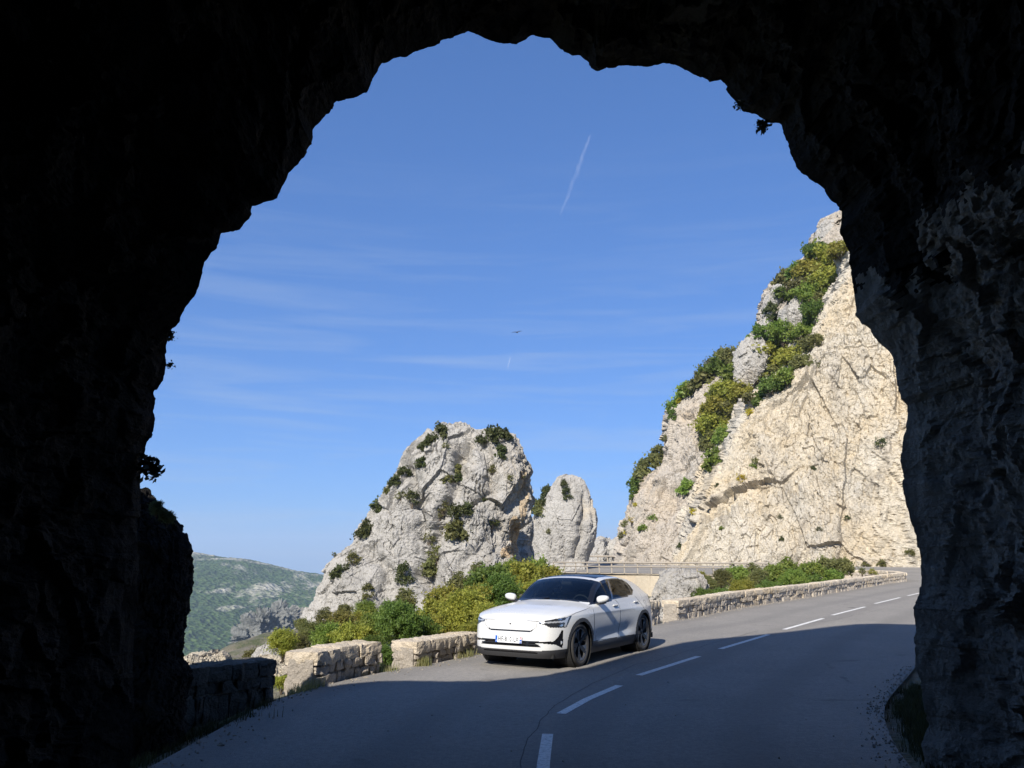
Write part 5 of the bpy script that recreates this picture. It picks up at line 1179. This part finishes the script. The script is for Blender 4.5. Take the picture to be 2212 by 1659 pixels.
def car_grids(dr=.012):
    th = np.linspace(0, 2 * math.pi, 6001); P = ring_point(th, np.full_like(th, .5)); s_ = np.r_[0, np.cumsum(np.linalg.norm(np.diff(P[:, :2], axis=0), axis=1))]
    n = int(s_[-1] / dr); st = np.linspace(0, s_[-1], n, endpoint=False); tht = np.interp(st, s_, th)
    v = np.linspace(0, 1, 70); TH, VV = np.meshgrid(tht, v)
    R = ring_point(TH.ravel(), VV.ravel()).reshape(70, n, 3)
    S = np.where(st > s_[-1] / 2, st - s_[-1], st)
    xs = np.linspace(-3.700, .772, 380); vv = np.linspace(-1, 1, 181); X, V2 = np.meshgrid(xs, vv, indexing='ij')
    T = top_point(X.ravel(), V2.ravel()).reshape(380, 181, 3)
    # knit the bonnet lip and the tail edge to the top of the lower body
    top = R[-1]
    for sgn, xe, span in ((1, .772, .10), (-1, -3.700, .06)):
        q = top[(top[:, 0] * sgn > (0.0 if sgn > 0 else 3.2))]; o = np.argsort(q[:, 1]); q = q[o]
        w = np.clip((T[..., 0] * sgn - (xe * sgn - span)) / span, 0, 1) ** 2
        tx_ = np.interp(T[..., 1], q[:, 1], q[:, 0]); tz_ = np.interp(T[..., 1], q[:, 1], q[:, 2])
        m = np.abs(tx_) > abs(xe) - .01
        T[..., 0] += np.where(m, (tx_ - xe) * w, 0); T[..., 2] += np.where(m, (tz_ - T[..., 2]) * w, 0)
    return R, np.repeat(S[None], 70, 0), T, X, V2
def paint_white():
    m, nt, b, out = newmat("white_car_paint")
    v = nt.nodes.new('ShaderNodeTexCoord').outputs['Object']
    n = noise(nt, v, 2.0, 5, .6); n2 = noise(nt, v, 60, 3, .7); sx_ = nt.nodes.new('ShaderNodeSeparateXYZ'); nt.links.new(v, sx_.inputs[0])
    c = mixc(nt, rng(nt, n, .4, .7, 0, .35), (0.56, 0.56, 0.55), (0.49, 0.49, 0.47))
    c = mixc(nt, rng(nt, n2, .62, .74, 0, .25), c, (0.45, 0.43, 0.40))
    nt.links.new(c, b.inputs['Base Color']); nt.links.new(rng(nt, n, .3, .7, .22, .42), b.inputs['Roughness'])
    b.inputs['Coat Weight'].default_value = .6; b.inputs['Coat Roughness'].default_value = .08
    return m
M_paintw = paint_white()
M_clad = plain("grey_black_cladding", (0.035, 0.035, 0.037), 0.55)
M_gloss = plain("gloss_black_trim", (0.008, 0.008, 0.009), 0.08, coat=.5)
M_dark = plain("dark_void", (0.008, 0.008, 0.008), 0.9)
M_trim = plain("dark_cabin_trim", (0.045, 0.047, 0.05), 0.8)
M_seat = plain("grey_seat_cloth", (0.085, 0.085, 0.085), 0.9)
M_chrome = plain("bright_trim", (0.75, 0.75, 0.76), 0.15, 1.0)
M_tyre = plain("tyre_rubber", (0.035, 0.033, 0.031), 0.85)
M_rimd = plain("dark_rim", (0.018, 0.018, 0.019), 0.35)
M_riml = plain("machined_rim", (0.16, 0.16, 0.165), 0.35, 0.8)
M_lens = plain("lamp_lens_grey", (0.42, 0.44, 0.47), 0.12, 0.4, coat=1)
M_lampd = plain("lamp_housing", (0.02, 0.022, 0.026), 0.10, coat=1)
M_red = plain("tail_lamp", (0.10, 0.006, 0.008), 0.12, coat=1)
M_platew = plain("plate_white", (0.74, 0.75, 0.76), 0.35)
M_plateb = plain("plate_blue", (0.02, 0.10, 0.42), 0.35)
M_platet = plain("plate_letters", (0.012, 0.012, 0.012), 0.5)
M_platep = plain("plate_red_mark", (0.55, 0.05, 0.05), 0.5)
def glass_mat(name, tint, ior=1.6, rough=.01):
    m, nt, b, out = newmat(name); nt.nodes.remove(b)
    tr = nt.nodes.new('ShaderNodeBsdfTransparent'); tr.inputs['Color'].default_value = (*tint, 1)
    gl = nt.nodes.new('ShaderNodeBsdfGlossy'); gl.inputs['Roughness'].default_value = rough; gl.inputs['Color'].default_value = (1, 1, 1, 1)
    fr = nt.nodes.new('ShaderNodeFresnel'); fr.inputs['IOR'].default_value = ior
    mx = nt.nodes.new('ShaderNodeMixShader'); nt.links.new(fr.outputs[0], mx.inputs[0]); nt.links.new(tr.outputs[0], mx.inputs[1]); nt.links.new(gl.outputs[0], mx.inputs[2]); nt.links.new(mx.outputs[0], out.inputs['Surface'])
    return m
M_screen = glass_mat("windscreen_glass", (0.40, 0.45, 0.46)); M_side = glass_mat("side_glass", (0.32, 0.35, 0.35), 1.3); M_rear = glass_mat("privacy_glass", (0.05, 0.055, 0.055), 1.22); M_roofg = plain("roof_glass", (0.008, 0.014, 0.032), 0.25, spec=.12)

MIRX, MIRZ = -.76, 1.075
car = empty('car', CAR_POS, CAR_YAW); tag(car, 'white five door electric fastback with front plate HF-810-LX parked on the road', 'car')
RG, RS, TG_, TX, TV2 = car_grids()
def inpoly(px, pz, poly):
    ins = np.zeros(px.shape, bool); n = len(poly)
    for i in range(n):
        x1, y1 = poly[i]; x2, y2 = poly[(i + 1) % n]
        c = ((y1 > pz) != (y2 > pz)) & (px < (x2 - x1) * (pz - y1) / ((y2 - y1) + 1e-12) + x1); ins ^= c
    return ins
RF = grid_faces(RG.shape[0], RG.shape[1], wrap=True); TF = grid_faces(TG_.shape[0], TG_.shape[1])
RVt, TVt = RG.reshape(-1, 3), TG_.reshape(-1, 3); Rs = RS.reshape(-1)
rc = RVt[RF].mean(1); tcn_ = TVt[TF].mean(1)
rs0 = Rs[RF[:, 0]]; tx, tv = TX.reshape(-1)[TF].mean(1), TV2.reshape(-1)[TF].mean(1)
a_s, z_, x_ = np.abs(rs0), rc[:, 2], rc[:, 0]; side_ = np.abs(rc[:, 1]) > .62
lab = np.full(len(RF), 'body', dtype=object)
front = x_ > .2
hl = [(.54, .732), (.54, .764), (.757, .806), (.95, .822), (1.16, .842), (1.11, .74), (1.055, .668), (.733, .676), (.625, .722)]
lab[front & (z_ < np.interp(a_s, [0, .6, 1.2, 1.6], [.308, .312, .33, .345]))] = 'lip'
lab[(~front) & (z_ < np.interp(x_, [-3.8, -3.2, -2.3, .2], [.40, .36, .345, .365]))] = 'clad'
lab[front & inpoly(a_s, z_, [(0, .458), (.80, .458), (.88, .52), (.957, .630), (.985, .62), (1.005, .40), (.985, .342), (.845, .405), (.60, .428), (.50, .424), (.61, .366), (0, .366)])] = 'intake'
lab[front & inpoly(a_s, z_, [(0, .618), (.385, .618), (.44, .655), (.425, .62), (.385, .594), (0, .594)])] = 'intake'
lab[front & inpoly(a_s, z_, [(0, .292), (.50, .292), (.56, .262), (0, .262)])] = 'intake'
lab[front & inpoly(a_s, z_, hl)] = 'headlight'
for cx_w in (0.0, -2.735):
    r = np.hypot(rc[:, 0] - cx_w, rc[:, 2] - .355)
    lab[side_ & (r < .437) & (r >= .377)] = 'arch'; lab[side_ & (r < .377)] = 'cut'
    lab[side_ & (np.abs(rc[:, 0] - cx_w) < .377) & (rc[:, 2] < .355)] = 'cut'
tail = [(-3.80, 1.02), (-3.42, 1.02), (-3.36, 1.0), (-3.40, .90), (-3.46, .84), (-3.55, .93), (-3.8, .94)]
lab[side_ & (x_ < -3) & inpoly(x_, z_, tail)] = 'tail'; lab[(~side_) & (x_ < -3) & (z_ > .955) & (z_ < 1.0)] = 'tail'
tl = np.full(len(TF), 'body', dtype=object); av = np.abs(tv); vb_ = vbend(tx)
steep = av > vb_ - .005
dlo = [(-.56, .975), (-1.35, 1.022), (-2.19, 1.072), (-2.43, 1.095), (-2.57, 1.17), (-2.54, 1.25), (-2.46, 1.325), (-2.30, 1.375), (-2.12, 1.400), (-1.66, 1.408), (-1.30, 1.372), (-1.10, 1.322), (-.84, 1.18)]
dl = inpoly(tcn_[:, 0], tcn_[:, 2], dlo)
ws_b = -.485 - .20 * (np.abs(tv) / .86) ** 2.4; ws_t = -1.205 - .02 * av
scr = (tx < ws_b) & (tx > ws_t) & (av < vb_ - .02) & (tcn_[:, 2] > .98)
tl[scr] = 'screen'
tl[(tx < ws_b - .0) & (tx > ws_t) & (av >= vb_ - .055) & (av < vb_ + .045) & (tcn_[:, 2] > 1.0)] = 'trim'     # black A pillar
band = scr & ((tx > ws_b - .05) | (tx < ws_t + .045) | (av > vb_ - .07)); tl[band] = 'frit'
tl[steep & dl] = 'trim'
X_, Z_ = tcn_[:, 0], tcn_[:, 2]
inner = inpoly(X_, Z_, [(-.70, 1.005), (-1.385, 1.048), (-1.565, 1.385), (-1.32, 1.358), (-1.12, 1.308), (-.90, 1.19)])
tl[steep & inner & (av > vb_ + .045)] = 'sideglass'
inner2 = inpoly(X_, Z_, [(-1.475, 1.052), (-2.19, 1.094), (-2.36, 1.112), (-2.415, 1.20), (-2.34, 1.345), (-2.12, 1.385), (-1.68, 1.388)])
tl[steep & inner2] = 'rearglass'
inner3 = inpoly(X_, Z_, [(-2.44, 1.125), (-2.54, 1.18), (-2.51, 1.25), (-2.43, 1.31)])
tl[steep & inner3] = 'rearglass'
tl[(tx < -1.345) & (tx > -2.72) & (av < .625 - .05 * np.clip(-2.3 - tx, 0, 1))] = 'roofglass'
tl[(tx < -2.82) & (tx > -3.42) & (av < .66)] = 'backglass'
def sub(V, F, name, mat, parent, off=0.0, thick=0.0, Ngrid=None, smooth=True):
    u, inv = np.unique(F, return_inverse=True); P = V[u]
    if off: P = P + Ngrid[u] * off
    return mesh_np(name, P, inv.reshape(F.shape), mat, parent=parent, smooth=smooth)
NR = grid_normals(RG, wrap=True).reshape(-1, 3); cc_ = np.array([-1.4, 0, .6])
NR *= np.sign(((RVt - cc_) * NR).sum(1).mean()); NT = grid_normals(TG_).reshape(-1, 3); NT *= np.sign(NT[:, 2].mean())
# one outline mesh for the painted shell, rest as parts of their own
def two(name, mat, rm=None, tm=None, off=0.0, parent=None, smooth=True):
    Vs, Fs, b = [], [], 0
    for V, F, m, Nn in ((RVt, RF, rm, NR), (TVt, TF, tm, NT)):
        if m is None or not m.any(): continue
        Fm = F[m]; fn_ = np.cross(V[Fm[:, 1]] - V[Fm[:, 0]], V[Fm[:, 2]] - V[Fm[:, 1]])
        if (fn_ * Nn[Fm[:, 0]]).sum() < 0: Fm = Fm[:, ::-1]
        u, inv = np.unique(Fm, return_inverse=True); Vs.append(V[u] + Nn[u] * off); Fs.append(inv.reshape(-1, 4) + b); b += len(u)
    return mesh_np(name, np.concatenate(Vs), np.concatenate(Fs), mat, parent=parent or car, smooth=smooth)
two('body', M_paintw, lab == 'body', tl == 'body')
two('bumper_lip', M_clad, lab == 'lip', None, .004)
two('sill_cladding', M_clad, lab == 'clad', None, .004)
two('air_intake', M_gloss, lab == 'intake', None, -.012)
for cx_w, sg in ((0, 1), (0, -1), (-2.735, 1), (-2.735, -1)):
    m = (lab == 'arch') & (np.abs(rc[:, 0] - cx_w) < 1) & (rc[:, 1] * sg > 0); two('wheel_arch', M_clad, m, None, .010)
for sg in (1, -1):
    h_ = two('headlight', M_lampd, (lab == 'headlight') & (rc[:, 1] * sg > 0), None, .002)
    def spoly(pts, off=.008):
        """patch of the front skin inside a polygon in (arc, z)"""
        m = front & inpoly(a_s, z_, pts) & (rc[:, 1] * sg > 0); return m
    two('light_guide', M_lens, spoly([(.545, .742), (.545, .758), (.80, .772), (1.00, .779), (1.04, .822), (1.10, .832), (1.07, .75), (1.045, .678), (1.0, .678), (1.015, .748), (.80, .746), (.66, .742)]), None, .006, h_)
    two('reflector', M_chrome, spoly([(.86, .688), (.97, .688), (.975, .715), (.86, .715)]) | spoly([(.86, .790), (.93, .793), (.93, .806), (.86, .803)]) , None, .005, h_)
    two('tail_light', M_red, (lab == 'tail') & (rc[:, 1] * sg > 0), None, .004)
    mb = MB(); mb.tube([(.545, sg * .815, .43), (.57, sg * .815, .43)], .028, 12); f_ = mb.build('fog_light', M_lens, car)
two('windscreen', M_screen, None, tl == 'screen'); two('windscreen_border', M_gloss, None, (tl == 'frit')); two('window_trim', M_gloss, None, tl == 'trim', .003)
two('roof_glass', M_roofg, None, tl == 'roofglass', .002); two('rear_window', M_roofg, None, tl == 'backglass', .002)
for sg in (1, -1):
    two('side_window', M_side, None, (tl == 'sideglass') & (tv * sg > 0)); two('rear_side_window', M_rear, None, (tl == 'rearglass') & (tv * sg > 0))
# cabin lining just inside the skin, floor and wheel housings
lin_t = ~np.isin(tl, ['screen', 'sideglass', 'rearglass']) & (tx < -.42); lin_r = (rc[:, 2] > .45) & (np.hypot(rc[:, 0], rc[:, 2] - .355) > .45) & (np.hypot(rc[:, 0] + 2.735, rc[:, 2] - .355) > .45) & (x_ < .2)
two('cabin_lining', M_trim, lin_r, lin_t, -.03)
mb = MB(); mb.box((-1.45, 0, .235), (4.3, 1.50, .10)); mb.box((-1.4, 0, .26), (2.0, 1.72, .10)); mb.box((.35, 0, .45), (.75, 1.1, .4)); mb.build('underbody', M_dark, car)
for cx_w in (0, -2.735):
    for sg in (1, -1):
        mb = MB(); mb.lathe([(.001, .52 * sg), (.405, .52 * sg), (.405, .90 * sg)], 40, 'y', (cx_w, 0, .36)); mb.build('wheel_well', M_dark, car)
# seams
M_seam = plain("panel_gap", (0.02, 0.02, 0.02), 0.8)
kdR = BVHTree.FromPolygons([tuple(p) for p in RVt], [tuple(f) for f in RF]); kdT = BVHTree.FromPolygons([tuple(p) for p in TVt], [tuple(f) for f in TF])
def snap(x, z, sg): 
    h = kdR.ray_cast(Vector((x, 2 * sg, z)), Vector((0, -sg, 0))); h2 = kdT.ray_cast(Vector((x, 2 * sg, z)), Vector((0, -sg, 0)))
    c = [h_ for h_ in (h, h2) if h_[0] is not None]; return max(c, key=lambda q: q[0].y * sg)[0] if c else None
def seam(name, pts, sg, r=.0035, mat=M_seam):
    P = dens([np.array(p) for p in pts], .03); Q = [snap(p[0], p[1], sg) for p in P]; Q = [tuple(q) for q in Q if q is not None]
    mb = MB(); mb.tube(Q, r, 5); return mb.build(name, mat, car)
for sg in (1, -1):
    seam('door_seam', [(-.50, .945), (-.475, .80), (-.46, .6), (-.43, .37)], sg); seam('door_seam', [(-1.52, 1.03), (-1.62, .96), (-1.60, .7), (-1.56, .355)], sg)
    seam('door_seam', [(-2.50, 1.06), (-2.62, .97), (-2.70, .86), (-2.74, .80)], sg); seam('door_seam', [(-.43, .372), (-1.56, .357), (-2.28, .352)], sg, .004)
    seam('bonnet_seam', [(.40, .832), (.15, .884), (-.1, .912), (-.45, .942)], sg, .0035)
    seam('charge_flap', [(-2.86, .965), (-2.98, .955), (-2.955, .845), (-2.89, .855), (-2.86, .965)], sg, .0028)
    seam('window_chrome', [(-1.43, 1.055), (-1.50, 1.18), (-1.60, 1.375)], sg, .005, M_chrome)
    for hx_, hz_ in ((-1.435, .918), (-2.43, .94)):
        q = snap(hx_, hz_, sg); mb = MB(); mb.box((q.x, q.y + sg * .008, q.z + .012), (.19, .035, .030), bev=.010); h_ = mb.build('door_handle', M_paintw, car, smooth=False)
        mb = MB(); mb.lathe([(.001, 0), (.03, .001), (.045, .0)], 16, 'y', (0, 0, 0)); o = mb.build('handle_recess', M_gloss, h_); o.location = (q.x - .02, q.y + sg * .003, q.z - .018); o.scale = (1.5, 1, .75)
# front panel seam and badge
def snapf(y, z):
    h = kdR.ray_cast(Vector((3, y, z)), Vector((-1, 0, 0))); return h[0]
def seamf(name, pts, r=.003, mat=M_seam, off=0.0):
    P = dens([np.array(p) for p in pts], .02); Q = [snapf(p[0], p[1]) for p in P]; Q = [(q.x + off, q.y, q.z) for q in Q if q is not None]
    mb = MB(); mb.tube(Q, r, 5); return mb.build(name, mat, car)
seamf('panel_seam', [(-.54, .772), (-.50, .762), (-.505, .68), (-.42, .612), (.42, .612), (.505, .68), (.50, .762), (.54, .772)], .0028)
seamf('bonnet_seam', [(-.54, .768), (-.3, .775), (0, .778), (.3, .775), (.54, .768)], .004)
mb = MB(); q = snapf(0, .715); mb.box((q.x + .002, 0, .715), (.012, .035, .022), bev=.004); mb.build('badge', M_lampd, car)
seamf('intake_bar', [(-.56, .405), (-.3, .408), (0, .409), (.3, .408), (.56, .405)], .007, M_rimd, .002)
# number plate
pl = empty('number_plate', (.888, 0, .470)); pl.parent = car; pl.rotation_euler = (0, rad(-4), 0)
mb = MB(); mb.box((0, 0, 0), (.012, .52, .115), bev=.004); mb.build('plate', M_platew, pl)
mb = MB(); mb.box((.0075, -.238, 0), (.002, .040, .108)); mb.build('blue_band', M_plateb, pl)
mb = MB(); mb.box((.0075, .238, -.025), (.002, .040, .055)); mb.build('region_band', M_plateb, pl)
mb = MB(); mb.box((.0075, .238, .028), (.002, .040, .048)); mb.build('region_band', plain("plate_pink", (.70, .50, .52), .4), pl)
mb = MB(); mb.add([(.0092, .226, .042), (.0092, .250, .036), (.0092, .236, .018)], [(0, 1, 2)]); mb.build('region_mark', M_platep, pl)
def text(s, size, loc, parent, mat, xs=1.0, name='lettering'):
    cu = bpy.data.curves.new(name, 'FONT'); cu.body = s; cu.size = size; cu.align_x = 'CENTER'; cu.align_y = 'CENTER'; cu.extrude = .0008; cu.space_character = 1.15; cu.offset = .0012
    o = bpy.data.objects.new('tmp_text', cu); COL.objects.link(o); dg = bpy.context.evaluated_depsgraph_get(); me = bpy.data.meshes.new_from_object(o.evaluated_get(dg)); bpy.data.objects.remove(o)
    me.materials.clear(); me.materials.append(mat); t = bpy.data.objects.new(name, me); COL.objects.link(t); t.parent = parent; t.location = loc; t.rotation_euler = (rad(90), 0, rad(90)); t.scale = (xs, 1, 1); return t
text('HF-810-LX', .112, (.0085, -.004, 0), pl, M_platet, .70)
text('13', .03, (.0105, .238, -.030), pl, M_platew, .9, 'region_number'); text('F', .03, (.0095, -.238, -.033), pl, M_platew, .9, 'country_letter')
# mirrors
for sg in (1, -1):
    V = []; n = 16; prof = np.linspace(0, math.pi, 11)
    for a in prof:
        r = math.sin(a) ** .6; yy_ = -math.cos(a) * .115
        for k in range(n):
            t = 2 * math.pi * k / n; ct, st_ = math.cos(t), math.sin(t)
            cxx = np.sign(ct) * abs(ct) ** .8 * (.085 if ct > 0 else .045) * r; czz = np.sign(st_) * abs(st_) ** .75 * .066 * r * (1 - .10 * (yy_ * 1) / .115)
            V.append((cxx, yy_ * sg, czz + .012 * yy_ / .115))
    F = grid_faces(11, n, wrap=True); mo = mesh_np('wing_mirror', np.array(V), F, M_paintw, parent=car, smooth=True); mo.location = (MIRX, sg * .975, MIRZ)
    mb = MB(); mb.box((0, 0, 0), (.012, .19, .095), bev=.004); o = mb.build('mirror_glass', M_gloss, mo); o.location = (-.042, 0, 0)
    mb = MB(); mb.tube([(-.02, -sg * .15, -.075), (0, -sg * .06, -.07), (0, sg * .06, -.055)], [.028, .032, .02], 8); o = mb.build('mirror_base', M_gloss, mo)
# wheels
def wheel(cx_w, sg, steer=0):
    w = empty('wheel', (cx_w, sg * .785, .355)); w.parent = car; w.rotation_euler = (0, 0, steer if sg > 0 else steer + math.pi)
    if sg < 0: w.rotation_euler = (0, 0, math.pi + steer)
    mb = MB(); mb.lathe([(.262, .085), (.27, .112), (.30, .122), (.335, .118), (.350, .100), (.3555, .07), (.3555, .045), (.350, .042), (.350, .038), (.3555, .035), (.3555, .002), (.350, 0), (.350, -.002), (.3555, -.004), (.3555, -.06), (.345, -.11), (.30, -.12), (.262, -.09)], 72); mb.build('tyre', M_tyre, w, smooth=True)
    mb = MB(); mb.lathe([(.268, .088), (.262, .112), (.256, .112), (.250, .09), (.235, .02), (.23, -.08)], 64); rim = mb.build('rim', M_riml, w, smooth=True)
    mb = MB(); mb.lathe([(.255, .02), (.05, .015), (.001, .015)], 48); mb.build('brake_disc', M_dark, rim)
    for k in range(5):
        a = 2 * math.pi * k / 5 + .3; R_ = Matrix.Rotation(a, 4, 'Y')
        def P(x, y, z): return tuple(R_ @ Vector((x, y, z)))
        mb = MB(); mb.add([P(-.030, .078, .03), P(.030, .078, .03), P(.034, .106, .252), P(-.034, .106, .252), P(-.030, .05, .03), P(.030, .05, .03), P(.034, .07, .252), P(-.034, .07, .252)],
                          [(0, 1, 2, 3), (4, 7, 6, 5), (0, 4, 5, 1), (1, 5, 6, 2), (2, 6, 7, 3), (3, 7, 4, 0)]); mb.build('spoke', M_rimd, rim)
        mb = MB(); mb.add([P(.040, .085, .10), P(.105, .092, .185), P(.150, .100, .205), P(.048, .103, .250), P(.040, .07, .10), P(.105, .075, .185), P(.150, .085, .205), P(.048, .088, .250)],
                          [(0, 1, 2, 3), (4, 7, 6, 5), (0, 4, 5, 1), (1, 5, 6, 2), (2, 6, 7, 3), (3, 7, 4, 0)]); mb.build('blade', M_riml, rim)
    mb = MB(); mb.lathe([(.001, .092), (.03, .092), (.036, .084), (.05, .078), (.055, .05)], 24); mb.build('hub_cap', M_rimd, rim)
for cx_w, st_ in ((0, rad(2)), (-2.735, 0)):
    for sg in (1, -1): wheel(cx_w, sg, st_)
# cabin
mb = MB(); mb.box((-.78, 0, .90), (.46, 1.42, .16), bev=.04); mb.box((-.93, .36, .96), (.18, .36, .07), bev=.02); mb.build('dashboard', M_trim, car)
mb = MB(); mb.box((-1.02, -.0, .98), (.015, .20, .22), bev=.005); mb.build('centre_screen', M_gloss, car)
sw = empty('steering_wheel', (-1.12, .37, .955)); sw.parent = car; sw.rotation_euler = (0, rad(-66), 0)
mb = MB(); pts = [(.18 * math.cos(t), .18 * math.sin(t), 0) for t in np.linspace(0, 2 * math.pi, 33)]; mb.tube(pts, .014, 8); mb.build('steering_rim', M_trim, sw)
mb = MB(); mb.box((0, 0, -.01), (.10, .14, .04), bev=.012); mb.box((0, .10, -.005), (.03, .16, .015)); mb.box((0, -.10, -.005), (.03, .16, .015)); mb.build('steering_hub', M_trim, sw)
for x0, ys in ((-1.55, (.37, -.37)), (-2.35, (.38, -.38))):
    for y0 in ys:
        st_ = empty('seat', (x0, y0, .4)); st_.parent = car
        mb = MB(); mb.box((0, 0, .08), (.52, .50, .16), bev=.05); mb.build('cushion', M_seat, st_)
        mb = MB(); mb.box((-.32, 0, .42), (.14, .48, .62), Matrix.Rotation(rad(-14), 4, 'Y'), bev=.05); mb.build('backrest', M_seat, st_)
        mb = MB(); mb.box((-.415, 0, .80), (.09, .26, .17), Matrix.Rotation(rad(-10), 4, 'Y'), bev=.035); mb.build('headrest', M_seat, st_)
mb = MB(); mb.box((-1.21, 0, 1.325), (.03, .22, .06), Matrix.Rotation(rad(20), 4, 'Y'), bev=.01); mb.build('inner_mirror', M_trim, car)
for y0, y1 in ((.05, .60), (-.60, -.02)):
    q0, q1 = kdT.ray_cast(Vector((-.50, y0, 3)), Vector((0, 0, -1)))[0], kdT.ray_cast(Vector((-.56, y1, 3)), Vector((0, 0, -1)))[0]
    mb = MB(); mb.tube([q0 + Vector((0, 0, .012)), (q0 + q1) / 2 + Vector((.03, 0, .02)), q1 + Vector((0, 0, .012))], .007, 6); mb.build('wiper', M_gloss, car)
